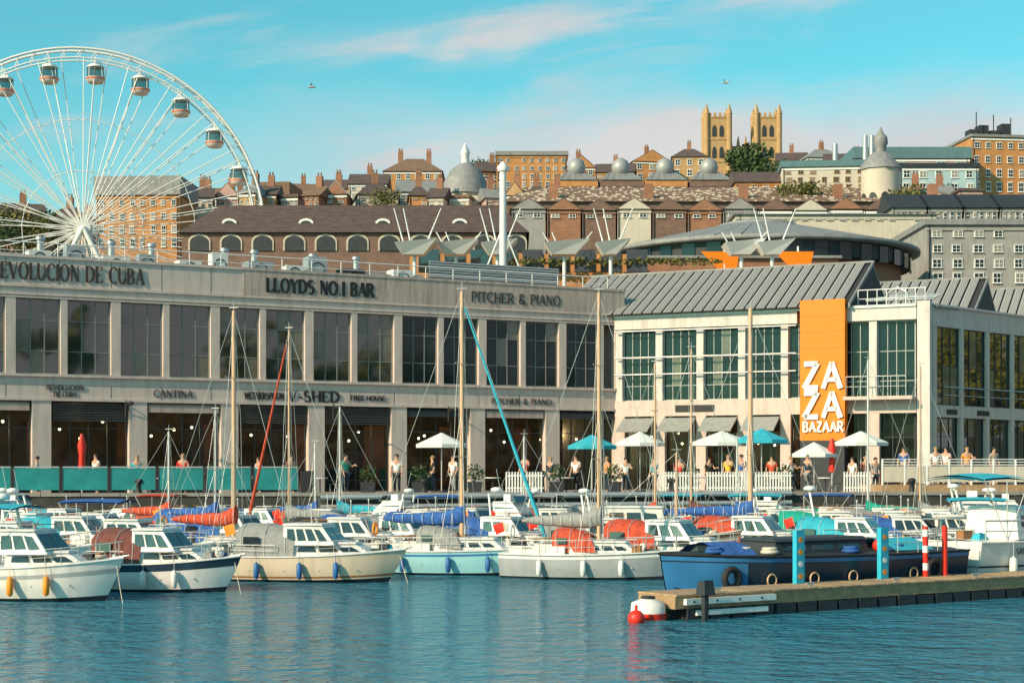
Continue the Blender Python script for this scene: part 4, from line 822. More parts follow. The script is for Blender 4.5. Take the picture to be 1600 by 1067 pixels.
for k in range(4):
    p0 = 1395+k*56; house('white_gallery_house', 'pale house with dark arched roof ' + ['left of the group at the right edge', 'second of the group at the right edge', 'third of the group at the right edge', 'at the very right edge below the orange brick block'][k], 'house', p0, p0+52, 325, 352, 178, 'greywall', 'charcoal', 'gable', 5, 1, depth=7, roofh=2.0, group='pale houses with dark roofs at the right edge')
# tall grey stone block right edge behind the hall
house('grey_stone_block', 'tall grey stone block with small windows behind the metal roofs at the right edge', 'building', 1448, 1640, 352, 448, 140, 'greywall', 'lead', 'flat', 6, 4, depth=14, roofh=.5)
house('long_low_gallery', 'long low cream gallery with a row of small windows under the tiled roof', 'building', 1150, 1462, 336, 347, 176, 'cream', 'lead', 'gable', 16, 1, depth=6, roofh=.6)
# broad brown tiled roof
tl = thing('tiled_roof_hall', 'wide low hall with speckled brown tiled roof below the cowled roofs', 'building', (wx(790, 225), 225, 0))
tw = wx(1520, 225)-wx(790, 225); zt, zr = wz(316, 225), wz(293, 240)
MB().box(0, tw, 0, 26, 8, zt).build('wall', 'brown_brick', tl)
ro = MB().add([(-.4, -.5, zt), (tw+.4, -.5, zt), (tw-3, 15, zr), (3, 15, zr), (tw+.4, 30, zt), (-.4, 30, zt)], [(0, 1, 2, 3), (3, 2, 4, 5), (1, 4, 2), (0, 3, 5)]).build('roof', 'tile', tl)
rk = MB(); rnd = random.Random(9)
for _ in range(700):
    v_ = rnd.random(); x = rnd.uniform(1, tw-1); y = -.5+15.5*v_; z = zt+(zr-zt)*v_; s_ = rnd.uniform(.12, .3)
    if 3*v_ < x < tw-3*v_: rk.box(x, x+s_*1.6, y, y+s_, z, z+s_*.6)
st = rk.build('lichen_patches', 'cream', tl); st['kind'] = 'stuff'
for k in range(5):
    MB().box(6+k*13, 7.2+k*13, 3, 4, zt, zt+3.0).build('chimney', 'brick', ro)
# silver gabled roofs with cowls
for k, px in enumerate((868, 938, 1008, 1078)):
    d = 262; w = wx(px+66, d)-wx(px, d); z0, z1 = wz(292, d), wz(262, d)
    t_ = thing('cowled_roof_hall', 'grey pitched roof with round cowl, ' + ['leftmost of the row of four', 'second from left in the row of four', 'third from left in the row of four', 'rightmost of the four, by the tree'][k], 'building', (wx(px, d), d, 0), .0, 'silver roofs with cowls')
    MB().box(0, w, 0, 12, 18, z0).build('wall', 'greywall', t_)
    zm = z0+(z1-z0)*.35
    MB().box(0, w, -.1, 12, z0, zm).build('upper_wall', ['orange_brick', 'brown_brick', 'orange_brick', 'brown_brick'][k], t_)
    ro = MB().add([(0, -.3, zm), (w, -.3, zm), (w*.78, 4, z1), (w*.25, 4, z1), (w, 9, zm), (0, 9, zm)], [(0, 1, 2, 3), (3, 2, 4, 5), (1, 4, 2), (0, 3, 5)]).build('roof', 'lead', t_)
    for j in range(5): f0 = .12+j*.17; MB().hexa([(w*f0, -.34, zm+.02), (w*f0+.12, -.34, zm+.02), (w*f0+.12, -.2, zm+.02), (w*f0, -.2, zm+.02), (w*(.27+.1*j), 3.9, z1+.02), (w*(.27+.1*j)+.12, 3.9, z1+.02), (w*(.27+.1*j)+.12, 4, z1+.1), (w*(.27+.1*j), 4, z1+.1)]).build('roof_seam', 'lead', ro)
    MB().lathe([(.9, 0), (1.25, .3), (1.5, 1.2), (1.15, 2.2), (.35, 2.7)], 14, (w*.52, 4, z1-.5)).build('cowl', 'cowl_metal', t_)
# twin-towered church
cd = 380.0; ch = thing('twin_tower_church', 'honey stone church with two pinnacled towers standing above the tree on the skyline', 'church', (wx(1104, cd), cd, 0))
cw_ = wx(1216, cd)-wx(1104, cd); zt = wz(182, cd); zn = wz(226, cd)
for s0 in (0, wx(1182, cd)-wx(1104, cd)):
    tw_ = 5.2; tower = MB().box(s0, s0+tw_, 0, tw_, 20, zt).build('tower', 'sandstone', ch)
    for c_ in ((0, 0), (tw_, 0), (0, tw_), (tw_, tw_)):
        MB().cyl((s0+c_[0], c_[1], zn-10), (s0+c_[0], c_[1], zt+.5), .62, n=8).lathe([(.7, zt+.5), (.62, zt+.9), (.05, zt+2.9)], 8, (s0+c_[0], c_[1], 0)).build('pinnacle', 'sandstone', tower)
    for q in range(4): MB().box(s0+.5+q*1.15, s0+1.15+q*1.15, -.1, .3, zt, zt+.8).build('merlon', 'sandstone', tower)
    for zz in (zt-4.6, zt-9.5):
        for q in (1.35, 3.0): inst(archmesh([(p[0]*.55, p[1]*1.9) for p in pts], -.14, -.02, 'charcoal', 'louvre_window'), 'louvre_window', tower, (s0+q+.4, 0, zz))
    for zz in (zt-.4, zt-5.4, zt-10.5): MB().box(s0-.12, s0+tw_+.12, -.16, tw_, zz, zz+.3).build('string_course', 'sandstone', tower)
MB().box(5.3, cw_-5.3, 2, 9, 20, zn).build('nave', 'sandstone', ch)
for q in range(5): MB().lathe([(.4, 0), (.35, .8), (.04, 2.4)], 6, (5.8+q*1.7, 2, zn)).build('pinnacle', 'sandstone', ch)
# right-hand skyline
house('cream_terrace_block', 'cream block with flat dark eaves and rows of windows left of the domed turret', 'building', 1222, 1352, 262, 302, 244, 'cream', 'teal_roof', 'flat', 7, 3, depth=16, roofh=.9, rz=-.10, wm=('glass2', 'sandstone'))
house('dark_gabled_house', 'low dark gabled house left of the cream block, below the tree', 'house', 1150, 1225, 285, 300, 246, 'orange_brick', 'slate', 'gable', 4, 1, depth=8)
house('pink_flat_roof_block', 'dusky pink block with deep teal roof slab behind the domed turret', 'building', 1335, 1515, 248, 304, 252, 'pinkwall', 'teal_roof', 'flat', 6, 3, depth=18, roofh=1.7, wm=('glass2', 'bluewall'))
house('blue_panel_block', 'pale blue panelled block with dark recess between the turret and the orange block', 'building', 1405, 1528, 262, 304, 243, 'bluewall', 'charcoal', 'flat', 5, 2, depth=8, roofh=.6)
tu = thing('domed_turret', 'pale octagonal turret with small dome, in front of the pink block', 'tower', (wx(1376, 230), 230, 0)); zt_ = wz(266, 230); tu.scale = (.85, .85, 1)
MB().lathe([(3.2, 12), (3.2, zt_)], 8).build('wall', 'cream', tu); MB().lathe([(3.5, zt_), (3.4, zt_+.4), (1.6, zt_+2.2), (1.0, zt_+2.5)], 8).build('roof', 'lead', tu)
MB().lathe([(.9, zt_+2.4), (.9, zt_+3.2), (1.2, zt_+3.7), (1.1, zt_+4.5), (.5, zt_+5.1), (.05, zt_+6.0)], 10).build('dome', 'lead', tu)
for q in range(5):
    a = PI*1.1+q*PI*.2; inst(archmesh([(p[0]*.7, p[1]*1.2) for p in pts], -.06, .06, 'charcoal', 'window'), 'window', tu, (3.16*math.cos(a), 3.16*math.sin(a), zt_-5), a+PI/2)
ob = house('orange_brick_block', 'tall orange brick block with rows of white windows at the right edge', 'building', 1518, 1680, 214, 304, 256, 'orange_brick', 'lead', 'flat', 9, 4, depth=18, roofh=.4, rz=.12, wm=('glass2', 'white'))
for k, (px, h) in enumerate([(1532, 1.6), (1548, 2.3), (1566, 1.5), (1585, 2.6)]): MB().box(wx(px, 256)-wx(1518, 256), wx(px, 256)-wx(1518, 256)+1.5, 4, 6, wz(214, 256)+.4, wz(214, 256)+.4+h).build('roof_plant', 'charcoal', ob)
for k in range(4): MB().cyl((2+k*2.8, 3, wz(214, 256)), (2+k*2.8, 3, wz(214, 256)+4.5-k*.4), .09, n=5).build('antenna', 'charcoal', ob)
for k, px in enumerate((1352, 1362, 1305)): 
    c_ = MB().cyl((wx(px, 248), 248, wz(262, 248)), (wx(px, 248), 248, wz(212 if k < 2 else 225, 248)), .45, .38, n=8).build('flue', 'steel'); tag(c_, 'pale steel flue ' + ['left of the pair above the pink block', 'right of the pair above the pink block', 'alone above the cream block'][k], 'chimney', 'flues on the skyline')
# middle skyline
house('classical_terrace', 'orange lit classical terrace with three rows of sash windows right of the small dome', 'building', 776, 886, 243, 296, 292, 'orange_brick', 'lead', 'flat', 9, 4, depth=12, roofh=.7)
house('hipped_villa', 'cream villa with hipped brown roof left of the small dome', 'house', 600, 690, 268, 300, 300, 'orange_brick', 'tile', 'hip', 6, 2, depth=12, chim=2)
house('hipped_villa', 'tall narrow cream house with grey roof right below the skyline left of the dome', 'house', 545, 604, 288, 312, 285, 'cream', 'slate', 'gable', 4, 2, depth=9, chim=1)
dm = thing('domed_church', 'pale octagonal church lantern with rounded dome, above the slate warehouse', 'church', (wx(726, 240), 240, 0)); zt_ = wz(300, 240)
dm.scale = (.8, .8, 1); MB().box(-6, 6, 0, 12, 8, wz(306, 240)).build('nave', 'cream', dm); MB().lathe([(4.2, 15), (4.2, wz(300, 240))], 8, (0, 4, 0)).build('drum', 'cream', dm)
MB().lathe([(4.5, zt_), (4.3, zt_+.5), (3.9, zt_+2.0), (2.8, zt_+3.6), (1.3, zt_+4.5), (.8, zt_+4.7)], 16, (0, 4, 0)).build('dome', 'lead', dm)
MB().lathe([(.75, zt_+4.6), (.75, zt_+6.0), (.95, zt_+6.2), (.1, zt_+7.6)], 8, (0, 4, 0)).build('lantern', 'white', dm)
for q in range(6):
    a = PI*1.05+q*PI*.18; inst(archmesh([(p[0]*.7, p[1]*1.1) for p in pts], -.06, .06, 'charcoal', 'window'), 'window', dm, (4.15*math.cos(a), 4+4.15*math.sin(a), zt_-3.4), a+PI/2)
# left skyline
SK = [(150, 282, 306, 392, 222, 'orange_brick', 'lead', 'flat', 8, 4, 'big orange brick block behind the wheel hub, left'), (0, 62, 338, 380, 228, 'pinkwall', 'slate', 'gable', 5, 2, 'dusky pink house at the far left edge behind the wheel'),
 (60, 128, 345, 385, 232, 'greywall', 'slate', 'hip', 5, 2, 'grey house behind the lower spokes of the wheel'), (285, 345, 312, 330, 262, 'cream', 'tile', 'gable', 4, 2, 'cream house just right of the big orange block'),
 (345, 402, 318, 335, 255, 'brick', 'slate', 'gable', 4, 2, 'red brick house under the right rim of the wheel'), (398, 452, 308, 326, 290, 'cream', 'tile', 'flat', 5, 2, 'flat topped cream house right of the wheel rim'),
 (450, 500, 302, 322, 300, 'orange_brick', 'tile', 'gable', 4, 2, 'orange house with tiled gable roof right of the wheel'), (498, 548, 296, 318, 310, 'orange_brick', 'slate', 'gable', 4, 2, 'orange brick house left of the tall narrow cream house'),
 (560, 622, 304, 320, 240, 'cream', 'slate', 'hip', 4, 1, 'long cream house above the left end of the slate roof'), (622, 690, 300, 318, 246, 'greywall', 'lead', 'gable', 5, 1, 'grey house with pale roof left of the domed church'),
 (752, 800, 268, 300, 305, 'brick', 'slate', 'gable', 3, 2, 'red brick house squeezed between dome and classical terrace'), (886, 930, 262, 290, 320, 'orange_brick', 'slate', 'front', 3, 2, 'orange gabled house right of the classical terrace'),
 (930, 990, 270, 292, 330, 'sandstone', 'slate', 'gable', 4, 2, 'honey stone house behind the second cowl'), (990, 1050, 252, 284, 345, 'orange_brick', 'tile', 'front', 3, 2, 'tall orange gabled house behind the cowled roofs'), (1050, 1104, 246, 280, 350, 'sandstone', 'slate', 'hip', 3, 2, 'honey stone house left of the twin towers'),
 (1216, 1262, 252, 276, 340, 'cream', 'slate', 'gable', 3, 2, 'cream house right of the twin towers'), (1262, 1330, 246, 270, 330, 'greywall', 'lead', 'hip', 4, 2, 'grey hipped house behind the cream block')]
wcols = ['cream', 'orange_brick', 'brick', 'greywall', 'sandstone', 'pinkwall']; wname = {'cream': 'cream', 'orange_brick': 'orange brick', 'brick': 'red brick', 'greywall': 'grey', 'sandstone': 'honey stone', 'pinkwall': 'dusky pink'}
PL_ = [(300, 'above the left end of the slate roof'), (338, 'second above the slate roof from the left'), (372, 'under the wheel rim at right'), (404, 'just clear of the wheel rim'), (438, 'below the skyline tree right of the wheel'), (474, 'between two tiled houses right of the wheel'), (508, 'left of the narrow cream house, lower tier'), (640, 'below the hipped villa'),
       (668, 'left of the domed church, lower tier'), (700, 'in front of the domed church'), (760, 'right of the domed church'), (790, 'below the classical terrace, left end'), (826, 'below the middle of the classical terrace'), (858, 'below the right end of the classical terrace'),
       (1228, 'right of the large tree, upper tier'), (1290, 'peeping over the cream block'), (1330, 'left of the flues, upper tier'), (1420, 'below the pale blue panels, left'), (1462, 'below the pale blue panels, right'), (1500, 'left foot of the orange brick block'), (20, 'behind the wheel at the left edge, lower tier'), (110, 'left foot of the big orange block')]
r5 = random.Random(21)
for k, (px, pl) in enumerate(PL_):
    wc = wcols[(k*5+k//3) % 6]; up = 'upper' in pl or 'peeping' in pl; d = 300+r5.uniform(0, 20) if up else 232+r5.uniform(0, 6); yt = (252 if up else 306 if px < 1000 else 300)+r5.uniform(-3, 5)
    if px < 150: yt, d = 356, 222
    house('town_house', f'small {wname[wc]} house {pl}', 'house', px, px+r5.uniform(24, 36), yt, yt+16, d, wc, ['slate', 'tile', 'lead', 'slate'][k % 4], ['gable', 'front', 'hip', 'gable', 'flat'][k % 5], r5.choice([2, 3]), 2, depth=7, rz=r5.uniform(-.25, .25), roofh=None if k % 5 != 4 else .4, chim=1 if k % 5 != 4 else 0)
for a, b_, yt, yb, d, wl2, rf2, kd, c_, r_, lb in SK: house('town_house', lb, 'house', a, b_, yt, yb, d, wl2, rf2, kd, c_, r_, depth=9, rz=random.uniform(-.12, .22), chim=0 if kd == 'flat' else 1)
# trees
def tree(px, ytop, d, w, h, m, label, seed=1, name='tree', n=1100):
    r = random.Random(seed); zt = wz(ytop, d); t_ = thing(name, label, 'tree', (wx(px, d), d, zt-h))
    tr = MB().cyl((0, 0, -2), (0.1, 0, h*.45), .035*h, .02*h, 8)
    mb = MB(); 
    for k in range(13):
        a = r.random()*2*PI; rr = r.uniform(.15, .95)*w/2; z = r.uniform(.38, .86)*h; q = r.uniform(.16, .30)*w
        c = (rr*math.cos(a), rr*math.sin(a)*.8, z); tr.cyl((0.1, 0, h*.35), c, .014*h, .005*h, 5)
        leaves(mb, c, (q, q, q*.72), n//13, .028*w+.06, r)
    leaves(mb, (0, 0, h*.8), (w*.26, w*.26, h*.2), n//9, .028*w+.06, r)
    tr.build('trunk', 'bark', t_); mb.build('crown', m, t_)
T = [(1182, 222, 300, 12.5, 13, 'leaf', 'large rounded dark green tree in front of the twin towers', 2600), (1150, 240, 305, 7, 9, 'leaf', 'smaller green tree at the left of the large tree by the towers', 1200), (1228, 248, 290, 6, 8, 'leaf', 'small green tree between towers and cream block', 1000),
 (40, 322, 210, 8, 8, 'leaf2', 'yellow green tree behind the wheel at the far left', 1500), (92, 335, 206, 7, 7, 'leaf2', 'yellow green tree left of the big orange block', 1300), (8, 342, 200, 6, 7, 'leaf', 'dark green tree at the left picture edge', 1000),
 (310, 308, 280, 6, 6, 'leaf', 'dark tree between the orange block and the wheel rim', 800), (420, 296, 330, 9, 6, 'leaf', 'broad tree on the skyline right of the wheel', 900), (470, 292, 340, 9, 6, 'leaf', 'broad tree on the skyline above the orange gable roof', 900), (585, 284, 320, 6, 6, 'leaf', 'dark tree left of the hipped villa', 800),
 (596, 296, 236, 5, 5, 'leaf2', 'small olive tree above the left end of the slate roof', 700), (742, 248, 330, 8, 8, 'leaf', 'dark tree behind the small dome', 900), (770, 250, 325, 6, 7, 'leaf', 'dark tree left of the classical terrace', 800), (900, 255, 335, 6, 7, 'leaf', 'dark tree right of the classical terrace', 800),
 (1245, 282, 232, 7, 5, 'leaf2', 'low olive tree on the tiled roof line below the cream block', 900), (1420, 296, 222, 8, 4, 'leaf2', 'low olive tree right of the turret foot', 800)]
for i, (px, yt, d, w, h, m, lb, n) in enumerate(T): tree(px, yt, d, w, h, m, lb, 30+i, n=n)
# tall white mast behind the shed
tm = thing('white_lamp_mast', 'tall thick white steel mast rising behind the shed, left of centre', 'mast', (wx(786, 99), 99, QZ))
MB().cyl((0, 0, 0), (0, 0, wz(268, 99)-QZ), .26, .20, 12).build('pole', 'white_steel', tm); MB().lathe([(.3, 0), (.36, .25), (.1, .55)], 10, (0, 0, wz(268, 99)-QZ)).build('finial', 'white_steel', tm)
MB().cyl((0, 0, 15.5), (-2.2, 0, 10), .05).cyl((0, 0, 15.5), (2.2, 0, 10), .05).build('stay', 'white_steel', tm)
# trees on the bank behind the viewer (they show in the windows)
fb = MB(); tk = MB(); r = random.Random(3)
for k in range(24):
    x = 40 + k*13 + r.uniform(-4, 4); y = -82 - r.uniform(0, 8); h = r.uniform(18, 34)
    tk.cyl((x, y, 1), (x, y, h*.5), .4, .2, 6)
    for q in range(15): leaves(fb, (x+r.uniform(-6, 6), y+r.uniform(-3, 3), r.uniform(.2, .9)*h), (3.2, 3.0, 3.0), 62, .95, r)
o = fb.build('bank_tree_belt', 'leaf3'); tag(o, 'belt of olive trees on the far bank, seen only mirrored in the shed windows', 'trees'); o['kind'] = 'stuff'
o = tk.build('bank_tree_trunks', 'bark'); tag(o, 'trunks of the mirrored tree belt on the far bank', 'tree trunks'); o['kind'] = 'stuff'
for k in range(7):
    tree(800, 600, 96+k*3, 9, 13, 'leaf3', ['first','second','third','fourth','fifth','sixth','seventh'][k]+' olive quayside tree beyond the right picture edge, mirrored in the glazed side', 60+k, n=900)

def last_trees():
    ts = [q for q in COL.objects if q.get('category') == 'tree' and 'quayside' in q['label']]
    for k, q in enumerate(ts): q.location = (50+k*5.5, 93+(k % 2)*6+k*1.5, QZ)
last_trees()
# gulls
gm2 = MB().add([(-.45, 0, .16), (-.18, .05, .2), (0, .06, .05), (-.18, -.07, .18)], [(0, 1, 2, 3)]).add([(.45, 0, .16), (.18, .05, .2), (0, .06, .05), (.18, -.07, .18)], [(0, 1, 2, 3)]).rings([[(r_*math.cos(2*PI*i/6), y_, .05+r_*math.sin(2*PI*i/6)) for i in range(6)] for r_, y_ in ((.01, -.25), (.06, -.12), (.07, .05), (.02, .24))])
for k, (px, py) in enumerate(((1134, 131), (487, 138))):
    g = gm2.build('gull', 'grey_gel', None, (wx(px, 90), 90, wz(py, 90)), .6+k); tag(g, ['small dark gull in the sky above the twin towers', 'small gull in the sky right of the wheel'][k], 'bird', 'gulls in the sky')
# ---------------------------------------------------------------- boats; bow towards +x, water line at z = 0
def hull_shape(L, B, fb, rise=.35, rake=.9, stern=.82, n=16, full=2.1):
    st = []
    for i in range(n+1):
        t = i/n
        w = B/2*((stern+(1-stern)*math.sin(min(1, t/.42)*PI/2)) if t < .42 else max(.012, 1-((t-.42)/.58)**full))
        zs = fb*(1+rise*t**2.2 + .05*(1-t)**2)
        st.append((t, w, zs))
    return st
def hull_pt(L, rake, t, w, zs, f, side):       # f 0 keel .. 1 gunwale
    z = -.38 + (zs+.38)*f; prof = {0: 0.03, .22: .62, .36: .82, .62: .93, 1: 1.0}
    ks = sorted(prof); 
    for a, b_ in zip(ks[:-1], ks[1:]):
        if a <= f <= b_: g = prof[a]+(prof[b_]-prof[a])*(f-a)/(b_-a)
    flare = (1-g)*(.35+.65*t)+g*0
    x = -L/2 + L*t - rake*(1-f)**1.2*max(0, (t-.55)/.45)**1.6
    return (x, side*w*(g if t < .5 else g-(1-g)*.25*(t-.5)*2*.0), z)
FS = (0, .22, .36, .62, 1)
def make_hull(par, L, B, fb, m, af='antifoul', stripe=None, rise=.35, rake=.9, stern=.82, full=2.1, deckm='gel', toprail='gel'):
    st = hull_shape(L, B, fb, rise, rake, stern, full=full)
    def band(f0, f1, out=0, fs=None):
        fs = fs or [f0, (f0+f1)/2, f1]; mb = MB()
        for side in (1, -1):
            rg = [[hull_pt(L, rake, t, w+out, zs, f, side) for f in (fs if side > 0 else fs[::-1])] for t, w, zs in st]
            mb.rings(rg, closed=False, cap=False)
        tr = [hull_pt(L, rake, *st[0][:1], st[0][1]+out, st[0][2], f, 1) for f in fs] + [hull_pt(L, rake, *st[0][:1], st[0][1]+out, st[0][2], f, -1) for f in fs[::-1]]
        mb.add(tr, [tuple(range(len(tr)))]); return mb
    wl_f = (.38+.06)/(fb+.38)
    fsx = [wl_f] + [f for f in (.36, .5, .62, .8) if f > wl_f+.03] + [1.0]
    hull = band(0, 0, 0, fsx).build('hull', m, par)
    band(0, 0, 0, [0, .22, wl_f]).build('antifouling', af, hull)
    rr = MB()
    for side in (1, -1): rr.tube([(p[0], p[1], p[2]) for p in [hull_pt(L, rake, t, w+.01, zs, .985, side) for t, w, zs in st]], .028, 5)
    rr.build('rubbing_strake', toprail, hull)
    if stripe: band(0, 0, .006, [stripe[1], (stripe[1]+stripe[2])/2, stripe[2]]).build('stripe', stripe[0], hull)
    dk = MB(); rows = []
    for t, w, zs in st:
        x = hull_pt(L, rake, t, w, zs, 1, 1)[0]; rows.append([(x, -w*.985, zs-.03), (x, -w*.5, zs+.03), (x, w*.5, zs+.03), (x, w*.985, zs-.03)])
    dk.rings(rows, closed=False, cap=False); dk.build('deck', deckm, par)
    return st
def sheer(st, L, x):
    t = min(1, max(0, (x+L/2)/L)); i = min(len(st)-2, int(t*(len(st)-1))); u = t*(len(st)-1)-i
    return st[i][1]+(st[i+1][1]-st[i][1])*u, st[i][2]+(st[i+1][2]-st[i][2])*u
def house_block(par, x0, x1, w0, w1, z0, h, m, slope_f=.55, slope_b=.1, inset=.12, wins=3, name='cabin', wm='boat_glass', roofm=None, winh=(.42, .80), front=True):
    # base x0 (aft) .. x1 (fore), half widths w0/w1
    xa, xb = x0+slope_b, x1-slope_f
    lo = [(x0, -w0, z0), (x1, -w1, z0), (x1, w1, z0), (x0, w0, z0)]; hi = [(xa, -w0+inset, z0+h), (xb, -w1+inset*1.2, z0+h), (xb, w1-inset*1.2, z0+h), (xa, w0-inset, z0+h)]
    c = MB().hexa(lo+hi).build(name, m, par)
    rm = MB(); ov = .05
    rm.hexa([(xa-ov, -w0+inset-ov, z0+h), (xb+ov, -w1+inset-ov, z0+h), (xb+ov, w1-inset+ov, z0+h), (xa-ov, w0-inset+ov, z0+h), (xa, -w0+inset+.06, z0+h+.07), (xb, -w1+inset+.08, z0+h+.06), (xb, w1-inset-.08, z0+h+.06), (xa, w0-inset-.06, z0+h+.07)]).build('roof', roofm or m, c)
    f0, f1 = winh
    for side in (-1, 1):
        def P(u, f):     # point on the side wall, u 0..1 aft to fore
            a = [lo[0][i]+(lo[1][i]-lo[0][i])*u for i in range(3)]; b_ = [hi[0][i]+(hi[1][i]-hi[0][i])*u for i in range(3)]
            p = [a[i]+(b_[i]-a[i])*f for i in range(3)]; return (p[0], side*(-p[1]) if side > 0 else p[1], p[2])
        for k in range(wins):
            u0 = .06+.88*k/wins+.02; u1 = .06+.88*(k+1)/wins-.03
            q = [P(u0, f0), P(u1, f0+.02), P(u1-.03*(k == wins-1), f1-.04*(k == wins-1)), P(u0+.01, f1)]
            o_ = side*.012; q2 = [(p[0], p[1]+(o_ if side > 0 else o_), p[2]) for p in q]; q1 = [(p[0], p[1]-(o_), p[2]) for p in q]
            MB().hexa(q1+q2).build('window', wm, c)
    if front:
        def Fp(v, f):
            a = (x1, -w1+2*w1*v, z0); b_ = (xb, (-w1+inset*1.2)+2*(w1-inset*1.2)*v, z0+h); return tuple(a[i]+(b_[i]-a[i])*f for i in range(3))
        for k in range(2 if w1 < 1.0 else 3):
            nn = 2 if w1 < 1.0 else 3; v0, v1 = .05+.9*k/nn+.02, .05+.9*(k+1)/nn-.02
            q = [Fp(v0, f0-.06), Fp(v1, f0-.06), Fp(v1, f1+.05), Fp(v0, f1+.05)]
            MB().hexa([(p[0]-.01, p[1], p[2]) for p in q]+[(p[0]+.02, p[1], p[2]+.01) for p in q]).build('windscreen', wm, c)
    return c
def hoop_cover(par, x0, x1, w, z0, h, m, name='canopy', slope=.5, n=7, back=.1, clear=False):
    rg = []
    for u in (0, .12, .45, .8, 1):
        x = x0+(x1-x0)*u; hh = h*(1 if u < .5 else 1-.30*((u-.5)/.5)**1.5) * (.97 if u == 0 else 1)
        rg.append([(x-(slope*(1-(math.sin(PI*i/n))**.7)*0 if u < 1 else -slope*(1-math.sin(PI*i/n)**.8)), -w*math.cos(PI*i/n)*1.0, z0+hh*(math.sin(PI*i/n)**.45) + (.025*math.sin(9*u+i*2))) for i in range(n+1)])
    c = MB().rings(rg, closed=False, cap=False).add(rg[0], [tuple(range(n+1))]).build(name, m, par)
    for side in (-1, 1):
        wn_ = MB(); wn_.hexa([(x0+(x1-x0)*.15, side*w*1.005, z0+.35*h), (x0+(x1-x0)*.42, side*w*1.005, z0+.35*h), (x0+(x1-x0)*.42, side*w*.985, z0+.6*h), (x0+(x1-x0)*.15, side*w*.985, z0+.6*h), (x0+(x1-x0)*.15, side*w*1.03, z0+.35*h), (x0+(x1-x0)*.42, side*w*1.03, z0+.35*h), (x0+(x1-x0)*.42, side*w*1.01, z0+.6*h), (x0+(x1-x0)*.15, side*w*1.01, z0+.6*h)]); wn_.build('canopy_window', 'boat_glass', c)
    for u in (.1, .5, .85):
        fr = MB(); x = x0+(x1-x0)*u; fr.tube([(x, -w*1.01*math.cos(PI*i/n), z0+h*1.0*(math.sin(PI*i/n)**.45)*(1 if u < .5 else 1-.30*((u-.5)/.5)**1.5)) for i in range(n+1)], .014, 4); fr.build('canopy_hoop', 'alu', c)
    return c
def bimini(par, x0, x1, w, z0, z1, m):
    b_ = MB().rings([[(x0+(x1-x0)*u, -w+2*w*v/5, z1+.10*math.sin(PI*v/5)+.05*math.sin(PI*u)) for v in range(6)] for u in (0, .25, .5, .75, 1)] , closed=False, cap=False)
    b_.rings([[(x0+(x1-x0)*u, -w+2*w*v/5, z1-.05+.10*math.sin(PI*v/5)+.05*math.sin(PI*u)) for v in range(5, -1, -1)] for u in (0, .25, .5, .75, 1)] , closed=False, cap=False)
    c = b_.build('bimini', m, par); xm = (x0+x1)/2
    for s_ in (-1, 1):
        fr = MB()
        for x in (x0+.05, xm, x1-.05): fr.cyl((xm, s_*w*1.02, z0), (x, s_*w, z1), .014, n=5)
        fr.build('bimini_frame', 'alu', par); return c
def rails(par, st, L, x0, x1, h=.52, n=6, closed_bow=True, r=.013):
    mb = MB(); pts = {1: [], -1: []}
    for side in (1, -1):
        for i in range(n+1):
            x = x0+(x1-x0)*i/n; w, z = sheer(st, L, x); y = side*max(.04, w-.06); mb.cyl((x, y, z), (x, y, z+h), r, n=4); pts[side].append((x, y, z+h))
    tip = [(x1+.18, 0, sheer(st, L, x1)[1]+h+.03)] if closed_bow else []
    for side in (1, -1):
        mb.tube(pts[side]+tip, r*1.1, 4); mb.tube([(p[0], p[1], p[2]-h*.5) for p in pts[side]], r*.7, 4)
    return mb.build('guard_rail', 'wire', par)
def fenders(par, st, L, xs, m='white_fender', side=-1):
    me = MB().lathe([(.02, -.30), (.09, -.24), (.105, 0), (.09, .24), (.02, .30)], 9).cyl((0, 0, .28), (0, 0, .62), .008, n=4).mesh('fender', m)
    for x in xs: w, z = sheer(st, L, x); inst(me, 'fender', par, (x, side*(w+.08), z*.45))
